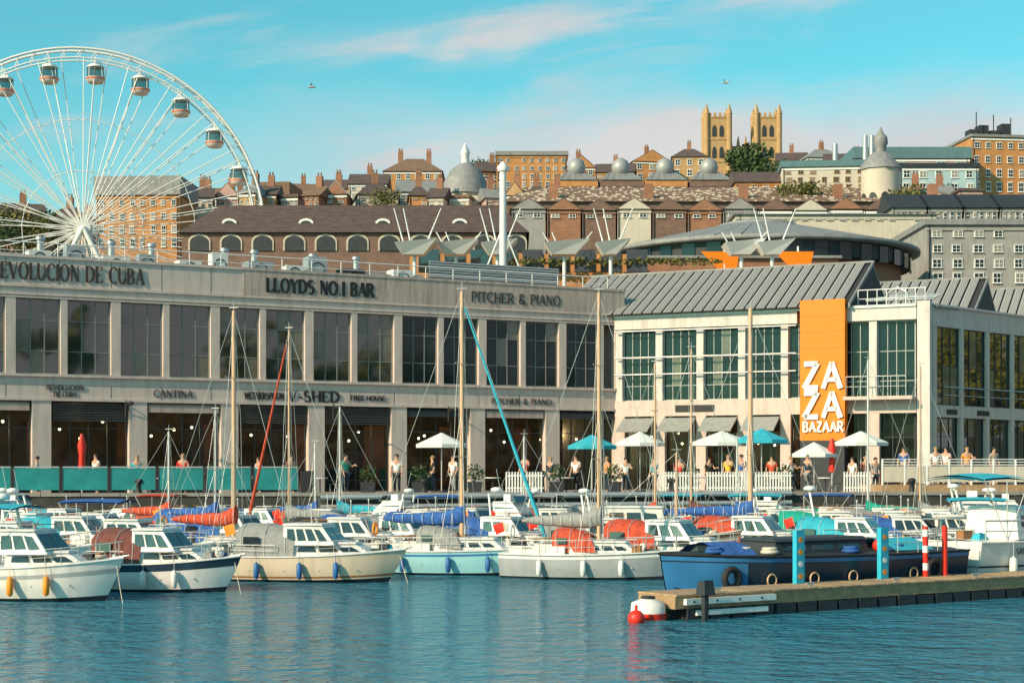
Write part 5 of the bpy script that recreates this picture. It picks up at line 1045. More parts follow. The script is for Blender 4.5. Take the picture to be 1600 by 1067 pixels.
def mast_set(par, st, L, x, H_, m='alu', r=.065, boom=None, cover=None, furl=None, spread=1, jibm=None, lean=0, shroud=True):
    _, z0 = sheer(st, L, x); top = (x-lean, 0, H_)
    ms = MB().cyl((x, 0, z0), top, r, r*.72, 10).build('mast', m, par); rg = []
    MB().cyl((top[0], 0, H_), (top[0], 0, H_+.35), .012, n=4).cyl((top[0]-.2, 0, H_+.12), (top[0]+.2, 0, H_+.12), .014, n=4).build('masthead_aerial', 'wire', ms)
    B2 = sheer(st, L, x)[0]
    for k in range(spread):
        zz = z0+(H_-z0)*(k+1)/(spread+1)*1.08; MB().cyl((x-.03, -B2*.62, zz), (x-.03, B2*.62, zz), .018, n=5).build('spreader', m, ms)
    rb = L/2*.97; bz = sheer(st, L, rb)[1]+.1; sz = sheer(st, L, -L/2+.1)[1]+.1
    def line(p, q, r_=.0095): MB().cyl(p, q, r_, n=4, caps=False).build('stay', 'wire', par)
    line((x-lean*.97, 0, H_-.05), (rb, 0, bz)); line((top[0], 0, H_), (-L/2+.1, 0, sz))
    if shroud:
        for s_ in (-1, 1):
            zz = z0+(H_-z0)*.54
            MB().tube([(top[0], 0, H_-.1), (x-.03, s_*B2*.62, zz), (x-.1, s_*B2*.95, z0)], .009, 4).build('shroud', 'wire', par)
            line((x, 0, zz), (x+.45, s_*B2*.93, z0)); line((x, 0, zz), (x-.55, s_*B2*.95, z0))
    for q in (.05, -.06): line((x+q*2, .04, H_-.4), (x+q*3, .12, z0+.2), .006)
    if boom:
        bl, bzz = boom; bm = MB().cyl((x-.05, 0, z0+bzz), (x-bl, 0, z0+bzz+.08), .045, n=8).build('boom', m, par)
        if cover:
            rgs = []
            for i in range(9):
                u = i/8; rr_ = (.20*(1-u)**.6+.07)*(1+.08*math.sin(i*2.3)); cx = x+.10-(bl+.05)*u; lift = .55*max(0, 1-u*5.5)
                rgs.append([(cx, rr_*.75*math.cos(2*PI*j/8), z0+bzz+.10+rr_*1.15*math.sin(2*PI*j/8)*(1+lift*.5)+lift*.35) for j in range(8)])
            MB().rings(rgs).build('sail_cover', cover, par)
            ti = MB()
            for i in range(1, 8): u = i/8; ti.torus((x+.10-(bl+.05)*u, 0, z0+bzz+.10), (.20*(1-u)**.6+.085), .010, 'x', 9, 4)
            ti.build('tie', 'white', par)
        MB().tube([(x-bl*.9, 0, z0+bzz), (x-bl*.9-.1, 0, z0-.1)], .010, 4).build('mainsheet', 'rope', par)
    if jibm:
        a = Vector((rb-.12, 0, bz+.25)); b_ = Vector((x-lean+.12, 0, H_-.6)); n = 8
        rgs = []
        for i in range(n+1):
            c = a+(b_-a)*(i/n); rr_ = .085*(1-.6*i/n)*(1+.05*(i % 2)); rgs.append([(c.x+rr_*math.cos(2*PI*j/7), c.y+rr_*math.sin(2*PI*j/7), c.z) for j in range(7)])
        MB().rings(rgs).build('furled_jib', jibm, par)
    return ms
def outboard(par, L, zt):
    MB().hexa([(-L/2-.42, -.14, zt+.05), (-L/2-.12, -.14, zt+.05), (-L/2-.12, .14, zt+.05), (-L/2-.42, .14, zt+.05), (-L/2-.38, -.11, zt+.42), (-L/2-.15, -.11, zt+.38), (-L/2-.15, .11, zt+.38), (-L/2-.38, .11, zt+.42)]).build('outboard_motor', 'charcoal', par)
    MB().box(-L/2-.30, -L/2-.18, -.05, .05, -.35, zt+.06).build('outboard_leg', 'charcoal', par)
def clutter(par, st, L, x0, x1, n, seed):
    r = random.Random(seed)
    for k in range(n):
        x = r.uniform(x0, x1); w, z = sheer(st, L, x); y = r.uniform(-.7, .7)*w; kind = r.random()
        if kind < .3: MB().torus((x, y, z+.06), .17, .045, 'z', 12, 5).torus((x, y, z+.13), .14, .04, 'z', 12, 5).build('coiled_rope', r.choice(['rope', 'blue_cover']), par)
        elif kind < .5: MB().box(x-.16, x+.16, y-.12, y+.12, z, z+.2).box(x-.17, x+.17, y-.13, y+.13, z+.2, z+.24).build('locker', r.choice(['white', 'charcoal', 'teak']), par)
        elif kind < .7: MB().ball((x, y, z+.16), .15, 9).build('buoy', r.choice(['orange_fender', 'white_fender', 'red']), par)
        elif kind < .85: MB().cyl((x, y, z), (x+.05, y, z+.28), .09, .07, n=8).build('bucket', r.choice(['blue_cover', 'white', 'charcoal', 'yellow']), par)
        else: MB().hexa([(x-.2, y-.15, z), (x+.2, y-.15, z), (x+.15, y+.15, z), (x-.2, y+.15, z), (x-.13, y-.1, z+.2), (x+.1, y-.08, z+.17), (x+.1, y+.08, z+.2), (x-.12, y+.1, z+.16)]).build('folded_tarpaulin', r.choice(['blue_cover', 'grey_cover', 'brown_cover', 'cyan_cover']), par)
def lifering(par, x, y, z, m='orange_fender', ax='y'): MB().torus((x, y, z), .28, .065, ax, 18, 7).build('life_ring', m, par)
GRP = 'boats moored along the quay'; BSC = [.75]
def boat(name, label, cat, px, wy, rz): 
    d = wd(wy); t_ = thing(name, label, cat, (wx(px, d), d, 0), math.radians(rz), GRP); t_.scale = (BSC[0],)*3; return t_
def cruiser(name, label, px, wy, rz, L=6.2, B=2.3, fb=.85, hullm='gel', stripe=None, cabin='gel', cover=None, cover_kind='hoop', bim=None, fly=False, arch=False, seed=1, af='antifoul', fend=True, radar=False, wins=3, mastlet=True):
    p = boat(name, label, 'motor boat', px, wy, rz); st = make_hull(p, L, B, fb, hullm, af, stripe, rise=.38, rake=L*.15, stern=.9, full=2.4)
    w, z = sheer(st, L, 0)
    house_block(p, -L*.12, L*.34, w*.80, w*.45, z-.02, .42, cabin, .75, .05, .12, 3, 'coachroof', winh=(.35, .78), front=False)
    house_block(p, -L*.16, L*.13, w*.80, w*.72, z+.36, .68, cabin, .55, -.05, .14, wins, 'wheelhouse', winh=(.22, .82))
    if cover and cover_kind == 'hoop': hoop_cover(p, -L*.44, -L*.10, w*.86, z-.05, 1.15, cover, slope=.0)
    if bim: bimini(p, -L*.46, -L*.06, w*.86, z, z+1.72, bim)
    if fly:
        house_block(p, -L*.20, L*.03, w*.66, w*.58, z+1.10, .36, cabin, .35, .0, .05, 1, 'flybridge', winh=(.3, .5), front=False)
        MB().hexa([(L*.0, -w*.55, z+1.48), (L*.0+.05, w*.55, z+1.48), (L*.0+.08, w*.55, z+1.48), (L*.0+.03, -w*.55, z+1.48), (-L*.03, -w*.5, z+1.78), (-L*.03, w*.5, z+1.78), (-L*.03+.03, w*.5, z+1.78), (-L*.03+.03, -w*.5, z+1.78)]).build('flybridge_screen', 'boat_glass', p)
        MB().box(-L*.14, -L*.08, -.25, .25, z+1.48, z+1.85).build('helm_seat', 'white', p)
    if arch or fly or radar:
        a_ = MB().tube([(-L*.2, -w*.8, z+.9), (-L*.23, -w*.68, z+1.9), (-L*.23, w*.68, z+1.9), (-L*.2, w*.8, z+.9)], .05, 7).build('radar_arch', 'white', p)
        MB().lathe([(.05, 0), (.26, .04), (.26, .16), (.1, .22)], 14, (-L*.23, 0, z+1.95)).build('radar_dome', 'white', a_)
        MB().cyl((-L*.23, .4, z+1.9), (-L*.27, .4, z+3.0), .012, n=4).build('aerial', 'wire', a_)
    elif mastlet: MB().cyl((-L*.05, 0, z+1.1), (-L*.05, 0, z+1.7), .02, n=5).ball((-L*.05, 0, z+1.74), .045, 6).build('light_mast', 'alu', p)
    rails(p, st, L, L*.05, L*.46, .48, 5)
    rails(p, st, L, -L*.46, -L*.2, .40, 2, closed_bow=False)
    if fend: fenders(p, st, L, (-L*.3, -L*.05, L*.15), ['white_fender', 'fender', 'white_fender', 'orange_fender'][seed % 4])
    if seed % 2: outboard(p, L, fb*.9)
    MB().cyl((L*.42, -.02, sheer(st, L, L*.42)[1]+.02), (L*.53, 0, sheer(st, L, L*.5)[1]+.06), .035, n=6).build('anchor', 'steel', p)
    for s_ in (-1, 1): MB().box(-L*.40, -L*.30, s_*w*.4-.2, s_*w*.4+.2, z-.02, z+.45).build('cockpit_seat', 'white', p)
    MB().torus((-L*.14, -.25, z+.8), .17, .018, 'x', 12, 4).build('steering_wheel', 'charcoal', p)
    clutter(p, st, L, -L*.45, -L*.2, 4, seed); clutter(p, st, L, L*.15, L*.4, 3, seed+50)
    extras(p, st, L, seed, z+1.1)
    return p, st, L
def yacht(name, label, px, wy, rz, L=7.4, B=2.4, fb=.85, hullm='gel', stripe=None, H_=9.0, mx=.08, spar='alu', sr=.07, cover='blue_cover', jib=None, dodger=None, seed=1, af='antifoul', lean=0, wins=4, fend=True, cabin='gel'):
    p = boat(name, label, 'sailing boat', px, wy, rz); st = make_hull(p, L, B, fb, hullm, af, stripe, rise=.26, rake=L*.16, stern=.70, full=1.9)
    w, z = sheer(st, L, 0)
    house_block(p, -L*.10, L*.28, w*.66, w*.42, z-.02, .42, cabin, .55, .08, .12, wins, 'coachroof', winh=(.35, .75), front=False)
    MB().box(-L*.09, L*.0, -.3, .3, z+.44, z+.50).build('hatch', 'teak', p)
    MB().box(-L*.44, -L*.12, -w*.70, -w*.58, z-.02, z+.26).build('cockpit_coaming', cabin, p); MB().box(-L*.44, -L*.12, w*.58, w*.70, z-.02, z+.26).build('cockpit_coaming', cabin, p)
    mast_set(p, st, L, L*mx, H_, spar, sr, (L*.44, 1.05), cover, jibm=jib, spread=1 if H_ < 8 else 2, lean=lean)
    if dodger: hoop_cover(p, -L*.20, L*.0, w*.62, z+.05, .85, dodger, 'sprayhood', slope=.35)
    rails(p, st, L, -L*.46, L*.47, .50, 9)
    if fend: fenders(p, st, L, (-L*.25, 0, L*.2), ['white_fender', 'fender'][seed % 2])
    MB().tube([(-L*.40, 0, z+.4), (-L*.22, .05, z+.55)], .025, 5).build('tiller', 'teak', p)
    MB().torus((-L*.46, 0, z+.75), .22, .05, 'x', 14, 6).build('life_ring', 'orange_fender' if seed % 2 else 'white', p)
    clutter(p, st, L, -L*.42, -L*.2, 4, seed); clutter(p, st, L, L*.25, L*.42, 3, seed+9)
    extras(p, st, L, seed, z+.42)
    return p, st, L
def name_on(p, st, L, text, x, f, h, m='black', side=-1, w=None):
    wd_, zs = sheer(st, L, x); tot = sum(glyph(c, .15, .06)[0]+.1 for c in text)*h
    x0, w0 = x-tot/2, 0; o = lettering(text, -tot/2, 0, h, .17, .09, False, y=0, t=.012).build('lettering', m, p)
    wa = sheer(st, L, x-tot/2)[0]; wb = sheer(st, L, x+tot/2)[0]
    g = .93+.07*(f-.62)/.38 if f > .62 else .82+.11*(f-.36)/.26
    o.location = (x, side*(wd_*g+.035), -.38+(zs+.38)*f); o.rotation_euler.z = -side*math.atan2(wb-wa, tot)*1.0 if side < 0 else PI
    return o
def extras(p, st, L, seed, zr_):
    r = random.Random(seed*7+1); w0, z0 = sheer(st, L, 0)
    zb_ = sheer(st, L, -L*.46)[1]
    MB().cyl((-L*.47, .25, zb_), (-L*.53, .25, zb_+1.15), .014, n=5).build('flag_staff', 'tan_spar', p)
    if seed % 3 != 1: MB().hexa([(-L*.515, .25, zb_+.75), (-L*.515-.34, .27, zb_+.62), (-L*.515-.34, .275, zb_+.62), (-L*.515, .255, zb_+.75), (-L*.53, .25, zb_+1.1), (-L*.53-.36, .22, zb_+.98), (-L*.53-.36, .225, zb_+.98), (-L*.53, .255, zb_+1.1)]).build('flag', r.choice(['red', 'blue_cover', 'orange_fender', 'red']), p)
    for s_ in (-1, 1): MB().tube([(-L*.08, s_*w0*.5, zr_+.03), (-L*.07, s_*w0*.5, zr_+.12), (L*.07, s_*w0*.45, zr_+.12), (L*.08, s_*w0*.45, zr_+.03)], .012, 4).build('grab_rail', 'teak' if seed % 2 else 'wire', p)
    MB().box(L*.30, L*.37, -.18, .18, sheer(st, L, L*.33)[1]+.03, sheer(st, L, L*.33)[1]+.10).build('fore_hatch', 'boat_glass', p)
    MB().cyl((0, -.3, zr_+.02), (0, -.3, zr_+.14), .05, n=8).cyl((0, -.3, zr_+.14), (0, -.3, zr_+.18), .10, n=8).build('vent', 'steel', p)
    for k in range(4):        # registration letters as dark dashes would be writing; build small through-hull fittings instead
        x = -L*.35+k*L*.2; wq, zq = sheer(st, L, x); MB().cyl((x, -wq*.93-.015, zq*.45), (x, -wq*.9, zq*.45), .022, n=7).build('skin_fitting', 'steel', p)
    bx = L*.45; wq, zq = sheer(st, L, bx)
    MB().tube([(bx, 0, zq+.06), (bx+.25, -.25, zq*.45), (bx+.55, -.6, -.05)], .012, 4).build('mooring_line', 'rope', p)
    MB().box(bx-.10, bx+.02, -.035, .035, zq+.02, zq+.12).build('bollard', 'steel', p)
# front row, from left
p, st, L = cruiser('motor_boat', 'big white cruiser with turquoise bimini cropped by the left edge, nearest boat at left', 62, 936, -14, 5.6, 2.3, .95, 'gel', ('grey_gel', .74, .82), bim='cyan_cover', seed=3, arch=True)
p, st, L = cruiser('motor_boat', 'white cruiser with black top stripe and maroon canopy, second of the front row', 262, 922, -16, 5.2, 2.2, .85, 'gel', ('navy', .80, .98), cover='brown_cover', seed=4)
p, st, L = cruiser('motor_boat', 'long cream cruiser with brown waterline stripe, third of the front row', 500, 907, -13, 6.4, 2.3, .85, 'cream_gel', ('teak', .40, .45), cover='grey_cover', seed=5, wins=4)
p, st, L = yacht('sailing_boat', 'white yacht with tall varnished mast and orange red sail cover, left of centre', 352, 890, -18, 6.2, 2.2, .75, 'gel', ('red', .86, .92), 10.1, .06, 'tan_spar', .10, 'red_cover', None, None, 6)
p, st, L = yacht('sailing_boat', 'grey hulled yacht with tall varnished mast and bright blue sail cover, in the middle', 716, 896, -15, 7.2, 2.5, .85, 'cyan_gel', ('blue_hull', .84, .90), 10.6, .02, 'tan_spar', .10, 'blue_cover', 'cyan_cover', 'grey_cover', 7, wins=4)
p, st, L = yacht('sailing_boat', 'pale grey yacht with tapering hull and red sprayhood right of the middle', 925, 903, -18, 6.6, 2.3, .85, 'grey_gel', ('white', .86, .93), 10.3, .04, 'tan_spar', .085, 'grey_cover', None, 'red_cover', 8)
# cream wheelhouse fishing boat behind the bow of the dark barge
p = boat('fishing_boat', 'cream wheelhouse fishing boat with blue side sheet behind the bow of the navy barge', 'fishing boat', 1030, 884, -8)
st = make_hull(p, 6.6, 2.4, .95, 'cream_gel', 'antifoul', ('teak', .9, .96), rise=.55, rake=.6, stern=.85, full=2.6, toprail='teak')
w, z = sheer(st, 6.6, 0); house_block(p, -2.2, .4, w*.8, w*.7, z-.05, 1.35, 'gel', .25, .05, .10, 3, 'wheelhouse', winh=(.50, .86)); MB().box(-2.6, -2.25, -w*.75, w*.75, z, z+1.1).build('aft_sheet', 'blue_cover', p)
mast_set(p, st, 6.6, .7, 4.6, 'tan_spar', .06, (2.0, .9), None, spread=0); rails(p, st, 6.6, .8, 3.1, .5, 4); fenders(p, st, 6.6, (-2, .2, 1.6), 'fender'); clutter(p, st, 6.6, .6, 2.6, 5, 77); lifering(p, -1.0, -w*.80, z+.35)
# second row
yacht('sailing_boat', 'yacht with orange varnished mast and red furled jib left of centre', 470, 873, 160, 5.8, 2.0, .7, 'gel', None, 10.0, .10, 'tan_spar', .055, 'grey_cover', 'red_cover', None, 12, fend=False)
cruiser('motor_boat', 'white cruiser with blue bow cover left of the blue yacht', 585, 876, -20, 5.4, 2.2, .8, 'gel', ('blue_hull', .6, .7), cover='blue_cover', seed=14)
cruiser('motor_boat', 'white cruiser with low cream wheelhouse behind the grey yacht bow', 955, 868, -12, 5.4, 2.2, .8, 'gel', None, cover='grey_cover', seed=16, radar=True)
yacht('sailing_boat', 'white yacht with the thickest tan mast, left of the orange banner', 1178, 872, -14, 7.6, 2.5, .85, 'gel', ('red', .36, .42), 11.0, -.02, 'tan_spar', .12, 'blue_cover', None, 'grey_cover', 18, af='red_af')
cruiser('motor_boat', 'white fishing cruiser with sea green cover and orange life ring, under the orange banner', 1318, 876, -10, 6.2, 2.4, .95, 'gel', ('blue_hull', .34, .44), cover='green_cover', seed=19, arch=True)
lifering([q for q in COL.objects if 'sea green cover and orange life ring' in q.get('label', '')][0], -.4, -1.12, 1.55)
yacht('sailing_boat', 'white yacht with thin alloy mast right of the cream wheelhouse boat', 1090, 862, 165, 6.0, 2.1, .75, 'cream_gel', None, 9.6, .05, 'tan_spar', .055, 'brown_cover', None, None, 21, fend=False)
cruiser('motor_boat', 'white cruiser with grey canvas hood behind the navy barge', 1418, 868, -14, 5.8, 2.3, .85, 'gel', ('cyan_post', .8, .9), cover='grey_cover', seed=22)
cruiser('motor_boat', 'white flybridge cruiser with teal stripe at the right edge', 1545, 868, -8, 6.8, 2.5, 1.0, 'gel', ('cyan_post', .82, .94), fly=True, seed=24, wins=4)
yacht('sailing_boat', 'blue hulled yacht with a bare alloy mast left of the red furled jib', 330, 866, -22, 5.6, 2.0, .7, 'blue_hull', None, 6.6, .04, 'alu', .05, 'blue_cover', None, None, 25, fend=False)
cruiser('motor_boat', 'cream day boat with maroon hood between the first two front boats', 168, 872, -18, 5.0, 2.1, .8, 'cream_gel', None, cover='brown_cover', seed=26)
EX = [('c', 30, 900, 'white cruiser with grey hood just behind the nearest boat at left', dict(cover='grey_cover')), ('c', 215, 893, 'small white cruiser with blue bimini behind the maroon hooded cruiser', dict(bim='blue_cover')), ('c', 640, 884, 'white cruiser with grey hood left of the blue yacht bow', dict(cover='grey_cover', stripe=('teak', .85, .95))), ('c', 800, 886, 'small cream cruiser with blue hood between the two middle yachts', dict(hullm='cream_gel', cover='blue_cover')),
 ('c', 1060, 896, 'small white cruiser with orange red hood near the pontoon end', dict(cover='red_cover')), ('c', 1350, 888, 'small white cruiser with turquoise hood behind the middle of the barge', dict(cover='cyan_cover')), ('c', 1500, 880, 'cream cruiser with black hood behind the red posts', dict(hullm='cream_gel', cover='black_cover')), ('c', 1585, 884, 'white cruiser with turquoise bimini at the right picture edge', dict(bim='cyan_cover')),
 ('c', 130, 884, 'cream cruiser with turquoise hood between the first two front boats', dict(hullm='cream_gel', cover='cyan_cover')), ('c', 560, 888, 'white cruiser with pale bow between the long cream cruiser and the blue yacht', dict(cover='black_cover')), ('c', 380, 880, 'white day cruiser with red striped hull behind the long cream cruiser', dict(stripe=('red', .6, .75), cover='blue_cover')),
 ('c', 960, 890, 'small white cruiser with blue striped hull left of the fishing boat', dict(stripe=('blue_hull', .6, .75), cover='grey_cover')), ('c', 1190, 884, 'white cruiser with red striped hull behind the barge bow', dict(stripe=('red', .3, .5), cover='red_cover')), ('c', 1430, 882, 'white cruiser with blue hood behind the barge stern', dict(cover='blue_cover')),
 ('c', 330, 862, 'low white cruiser with blue canvas hood behind the maroon hooded cruiser', dict(cover='blue_cover')), ('c', 62, 874, 'white cruiser with tall radar arch behind the big cruiser at the left edge', dict(arch=True, stripe=('cyan_post', .8, .9))),
 ('c', 690, 870, 'white cruiser with blue hood left of the tall varnished mast in the middle', dict(cover='blue_cover')), ('c', 815, 868, 'white flybridge cruiser between the two middle yachts', dict(fly=True)),
 ('c', 1236, 864, 'cream cruiser with turquoise bimini left of the sea green cover', dict(hullm='cream_gel', bim='cyan_cover')), ('c', 1480, 862, 'white cruiser with grey hood between barge stern and flybridge cruiser', dict(cover='grey_cover', stripe=('navy', .8, .9))),
 ('c', 880, 860, 'small white cruiser with red hood behind the red sprayhood yacht', dict(cover='red_cover')), ('c', 520, 862, 'white cruiser with orange red hood behind the long cream cruiser', dict(cover='red_cover'))]
for k, (kd, px, wy, lb, kw) in enumerate(EX): cruiser('motor_boat', lb, px, wy, random.choice([-20, -12, -28]), random.uniform(5.6, 6.4), 2.2, .85, seed=90+k, fend=k % 2 == 0, **{**dict(hullm='gel'), **kw})
BSC[0] = .70
# third row, against the quay
R3 = [('c', 40, 'white flybridge cruiser with blue stripe against the quay at the left edge', dict(fly=True, stripe=('blue_hull', .7, .85))), ('c', 190, 'white cruiser with orange canopy against the quay below the teal screens', dict(cover='red_cover')),
      ('y', 250, 'small yacht with tan mast against the quay under CANTINA', dict(H_=6.2, spar='alu', cover='red_cover')), ('c', 290, 'white cruiser with pink red bimini against the quay', dict(bim='red_cover')),
      ('c', 420, 'dark blue cruiser against the quay beside the red furled jib', dict(hullm='navy', cover='blue_cover')), ('y', 545, 'small white yacht with alloy mast and cyan cover against the quay under V-SHED', dict(H_=7.6, spar='alu', cover='cyan_cover')),
      ('c', 600, 'white flybridge cruiser in front of the dark quay wall, left of the middle', dict(fly=True)), ('c', 690, 'cruiser with grey canvas hood against the quay in mid picture', dict(cover='grey_cover')),
      ('y', 832, 'small yacht with white mast against the quay in mid picture', dict(H_=6.0, spar='alu', cover='grey_cover')), ('c', 800, 'white cruiser with radar arch against the quay in mid picture', dict(arch=True, bim='grey_cover')),
      ('c', 870, 'small cruiser with red hood against the quay right of the middle', dict(cover='red_cover')), ('c', 985, 'cruiser with yellow roof edge and blue canopy against the quay', dict(cover='blue_cover', stripe=('yellow', .8, .95))),
      ('y', 1010, 'slim yacht with varnished mast and orange cover against the quay', dict(H_=9.8, spar='tan_spar', cover='red_cover')), ('c', 1110, 'white cruiser with cyan bimini against the quay', dict(bim='cyan_cover')),
      ('c', 1220, 'white flybridge cruiser against the quay left of the banner', dict(fly=True)), ('c', 1310, 'cruiser with sea green hood against the quay below the banner', dict(cover='green_cover')),
      ('y', 1372, 'yacht with thin alloy mast and sea green cover against the quay', dict(H_=10.2, spar='alu', cover='green_cover')), ('c', 1395, 'grey cruiser with grey sheet over its cockpit against the quay', dict(cover='grey_cover', hullm='grey_gel')),
      ('c', 1500, 'white cruiser with radar arch against the quay at right', dict(arch=True)),
      ('c', 110, 'small cruiser with turquoise hood against the quay behind the big left cruiser', dict(cover='cyan_cover')), ('c', 350, 'small cruiser with black hood against the quay right of the pink bimini', dict(cover='black_cover')),
      ('y', 480, 'small yacht with blue sail cover against the quay left of V-SHED', dict(H_=5.6, spar='alu', cover='blue_cover')), ('c', 645, 'small cruiser with white hull and blue bimini against the quay in mid picture', dict(bim='blue_cover')),
      ('c', 745, 'small cruiser with maroon hood behind the tall varnished mast', dict(cover='brown_cover')), ('y', 925, 'small yacht with varnished mast and grey cover against the quay right of middle', dict(H_=7.9, spar='tan_spar', cover='grey_cover')),
      ('c', 1060, 'small cruiser with orange red hood against the quay left of the cyan bimini', dict(cover='red_cover')), ('y', 1165, 'small yacht with grey hull and blue cover against the quay left of the banner', dict(H_=5.8, spar='alu', cover='blue_cover', )),
      ('c', 1265, 'small cruiser with black hood under the orange banner', dict(cover='black_cover')), ('c', 1345, 'cream cruiser with blue bimini against the quay right of the sea green hood', dict(hullm='cream_gel', bim='blue_cover')),
      ('y', 1452, 'small yacht with varnished mast against the quay by the pale corner column', dict(H_=9.8, spar='tan_spar', cover='grey_cover')), ('c', 1545, 'cruiser with grey hood and navy hull against the quay at right', dict(hullm='navy', cover='grey_cover')), ('c', 1590, 'white flybridge cruiser against the quay at the right edge', dict(fly=True))]
for k, (kd, px, lb, kw) in enumerate(R3):
    wy = 852 + (k*7) % 5 - (2 if px > 1300 else 0); rz = random.choice([-24, -15, 162, -30, 168])
    if kd == 'c': cruiser('motor_boat', lb, px, wy, rz, random.uniform(5.4, 6.6), 2.3, .9, seed=40+k, fend=False, **{**dict(hullm='gel'), **kw})
    else: yacht('sailing_boat', lb, px, wy, rz, random.uniform(5.6, 6.8), 2.1, .75, 'gel', seed=40+k, fend=False, **kw)
# big navy barge alongside the pontoon
PA = math.radians(34.5); PU = Vector((math.cos(PA), math.sin(PA), 0)); PN = Vector((-math.sin(PA), math.cos(PA), 0))
P0 = Vector((3.2, 32.6, 0))
def along(s_, n_=0.0, z=0.0): v = P0 + PU*s_ + PN*n_; return Vector((v.x, v.y, z))
bc = along(6.1, 2.65)
barge = thing('barge', 'long navy hulled barge with blue bow and open deck, moored behind the timber pontoon', 'barge', bc, PA + PI, GRP)
BLn = 8.6; st = make_hull(barge, BLn, 2.5, 1.0, 'navy', 'antifoul', ('blue_hull', .90, .96), rise=.16, rake=.35, stern=.92, full=4.5, deckm='charcoal', toprail='black')
MB().rings([[hull_pt(BLn, .35, t, w+.012, zs, f, sd) for f in ((.34, .6, .88) if sd > 0 else (.88, .6, .34))] for t, w, zs in st[-4:] for sd in (1,)], closed=False, cap=False).build('bow_paint', 'blue_hull', barge)
w, z = sheer(st, BLn, 0)
house_block(barge, -1.4, 1.6, w*.55, w*.55, z, .30, 'charcoal', .15, .05, .1, 3, 'hatch_cover', winh=(.3, .7), front=False)
for x in (-2.3, -.3, .9, 2.1):
    ww_, zz_ = sheer(st, BLn, x); MB().torus((x, ww_*.97+.02, .55), .13, .022, 'y', 16, 6).build('porthole_rim', 'tan_spar', barge)
MB().rings([[(2.2+dx, y_, z+.02+h_) for y_, h_ in ((-.8, 0), (-.4, .22), (.1, .30), (.5, .2), (.85, 0))] for dx in (0, .35, .7, 1.0)], closed=False, cap=False).build('blue_tarpaulin', 'blue_cover', barge)
MB().rings([[(-3.4+dx, y_, z+.02+h_) for y_, h_ in ((-.8, 0), (-.4, .18), (.1, .26), (.5, .16), (.85, 0))] for dx in (0, .4, .8, 1.3)], closed=False, cap=False).build('cyan_tarpaulin', 'cyan_cover', barge)
clutter(barge, st, BLn, -3.6, 3.4, 14, 5); rails(barge, st, BLn, -3.9, -1.8, .45, 3, closed_bow=False)
# stretched rubber tyres and fenders on the barge side
for k, x in enumerate((-2.9, 3.1)): 
    ww_, zz_ = sheer(st, BLn, x); MB().torus((x, ww_+.08, .62), .20, .075, 'y', 16, 7).build('tyre_fender', 'rubber', barge)
pon = thing('floating_pontoon', 'timber decked floating pontoon running from lower middle to the right edge', 'pontoon', P0, PA)
PL = 17.0; pw = 1.15
beam = MB().box(.1, PL, 0, .10, .22, .46).build('side_beam', 'deckwood', pon); MB().box(.1, PL, pw-.1, pw, .22, .46).build('side_beam', 'deckwood', pon)
MB().box(0, .10, 0, pw, .22, .46).build('end_beam', 'deckwood', pon)
pl_me = [MB().box(0, .165, -.03, pw+.03, .464, .50).mesh('plank', mat('plank_%d' % k, c, .8, .3, 6, .3, stretch=(8, 1, 1))) for k, c in enumerate([(.40, .27, .15), (.34, .23, .14), (.45, .30, .165), (.30, .22, .15)])]
for i in range(int(PL/.185)): o = inst(random.choice(pl_me), 'plank', pon, (i*.185+.01, random.uniform(-.008, .008), random.uniform(-.003, .004)))
fl_me = MB().box(0, 1.6, .08, pw-.08, -.3, .215).mesh('float_block', 'black'); tile_me = MB().box(0, .52, -.02, .06, -.05, .215).mesh('float_panel', 'charcoal')
for i in range(7): inst(fl_me, 'float_block', pon, (.3+i*2.4, 0, 0))
for i in range(28): o = inst(tile_me, 'float_panel', pon, (.3+i*.6, random.uniform(-.01, .01), random.uniform(-.02, .01)))
MB().box(.2, 2.6, -.10, -.01, .30, .42).build('fender_board', 'white', pon); MB().box(.5, 2.4, -.08, -.01, .08, .18).build('fender_board', 'white', pon)
for k in range(4): MB().cyl((.4+k*.6, -.11, .36), (.4+k*.6, -.09, .36), .025, n=8).build('bolt', 'charcoal', pon)
cl_me = MB().cyl((-.12, 0, .58), (.12, 0, .58), .022, n=6).cyl((-.04, 0, .5), (-.04, 0, .58), .018, n=5).cyl((.04, 0, .5), (.04, 0, .58), .018, n=5).mesh('cleat', 'steel')
for x in (1.2, 3.8, 6.4, 9.0, 11.6): inst(cl_me, 'cleat', pon, (x, .14, 0))
# white round float at its end with an orange lamp
fl = thing('end_float', 'white drum float with orange band at the near end of the pontoon', 'float', along(-.32, .45), PA)
MB().lathe([(.05, -.22), (.33, -.18), (.36, .05), (.33, .34), (.12, .42)], 16).build('drum', 'white_fender', fl); MB().lathe([(.37, .02), (.375, .14)], 16, cap=False).build('band', 'red', fl)
MB().torus((0, 0, .44), .12, .03, 'z', 12, 5).build('lifting_ring', 'black', fl)
ex = thing('outboard_dinghy_engine', 'small black outboard engine clamped to the near end of the pontoon', 'outboard engine', along(.55, -.18, .45), PA)
MB().hexa([(-.14, -.22, .05), (.14, -.22, .05), (.14, .05, .05), (-.14, .05, .05), (-.11, -.18, .34), (.11, -.18, .34), (.11, .03, .30), (-.11, .03, .30)]).build('cowling', 'charcoal', ex); MB().box(-.05, .05, -.12, -.02, -.75, .06).build('leg', 'charcoal', ex); MB().cyl((0, -.07, -.72), (.12, -.07, -.72), .08, n=8).build('propeller_hub', 'steel', ex)
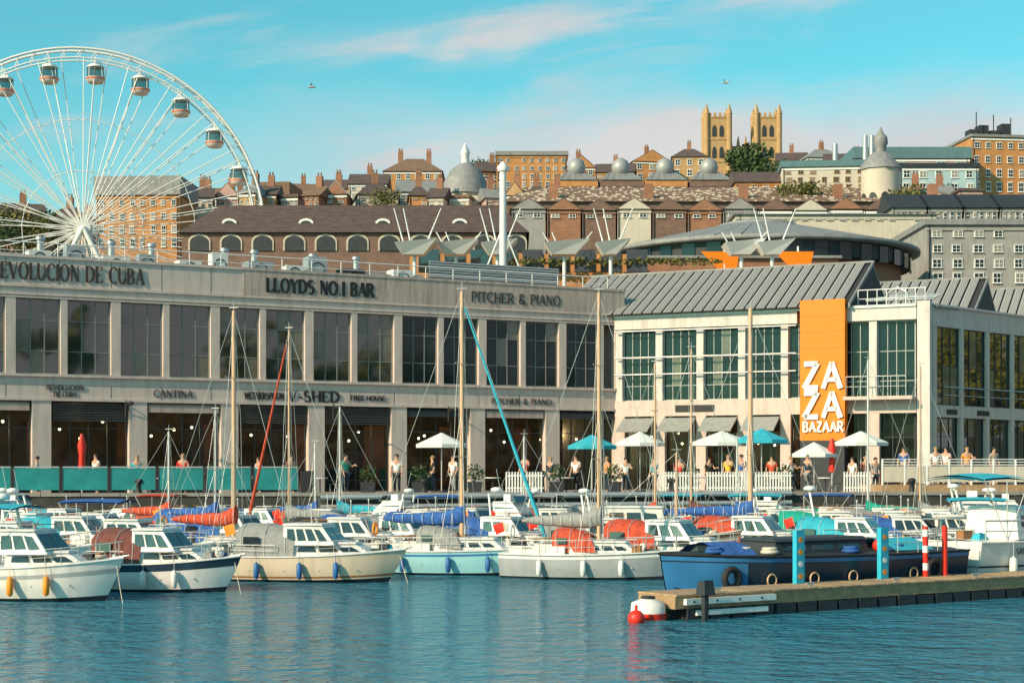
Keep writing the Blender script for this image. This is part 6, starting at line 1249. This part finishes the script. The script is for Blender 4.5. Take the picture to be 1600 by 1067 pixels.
# posts on the pontoon
def holed_post(s_, lb, m='cyan_post', h=1.15):
    t_ = thing('pontoon_post', lb, 'post', along(s_, 1.0, .5), PA, 'painted posts on the pontoon')
    MB().box(-.12, .12, -.06, .06, 0, h).build('post', m, t_)
    for k in range(4): MB().cyl((0, -.068, .16+k*.26), (0, -.06, .16+k*.26), .062, n=12).build('hole', 'orange_fender' if k != 1 else 'white', t_)
holed_post(4.3, 'broad cyan post with round holes on the pontoon, left of two'); holed_post(6.9, 'broad cyan post with round holes, right of two, left of the red posts')
for s_, lb in ((8.3, 'red and white banded post on the pontoon, left of two'), (8.95, 'plain red post on the pontoon, right of two')):
    t_ = thing('pontoon_post', lb, 'post', along(s_, 1.0, .5), PA, 'red posts on the pontoon')
    MB().cyl((0, 0, 0), (0, 0, 1.15), .065, n=10).build('post', 'red', t_)
    if s_ < 8.5:
        for zz in (.15, .55, .92): MB().cyl((0, 0, zz), (0, 0, zz+.16), .069, n=10).build('band', 'white', t_)
# white cruiser with script name beyond the barge
q_ = thing('motor_boat', 'white cruiser with dark name and two square ports beyond the barge', 'motor boat', along(14.1, 2.6), PA, GRP)
st = make_hull(q_, 6.4, 2.3, 1.15, 'gel', 'antifoul', ('navy', .60, .63), rise=.18, rake=.7, stern=.92, full=2.6)
name_on(q_, st, 6.4, 'SAVANNAH', -1.5, .80, .16, 'navy')
for x in (.1, .8): ww_, zz_ = sheer(st, 6.4, x); MB().box(x-.14, x+.14, -ww_-.03, -ww_+.1, .80, .96).build('port_window', 'boat_glass', q_)
w, z = sheer(st, 6.4, 0); rails(q_, st, 6.4, -3.0, 3.0, .5, 8, r=.022); house_block(q_, -1.6, 1.0, w*.75, w*.6, z, .75, 'gel', .6, .05, .12, 3, 'cabin')
bimini(q_, -3.0, -1.2, w*.8, z, z+1.5, 'cyan_cover'); fenders(q_, st, 6.4, (-2.2, -.6, 1.6), 'white_fender'); clutter(q_, st, 6.4, -2.8, -1.6, 3, 3)
# mooring buoy
by = MB().ball((0, 0, .08), .17, 12).cyl((0, 0, .2), (0, 0, .34), .03, n=6).build('mooring_buoy', 'red', None, (along(-.9, .1))); tag(by, 'small red mooring buoy floating at the near end of the pontoon', 'buoy')
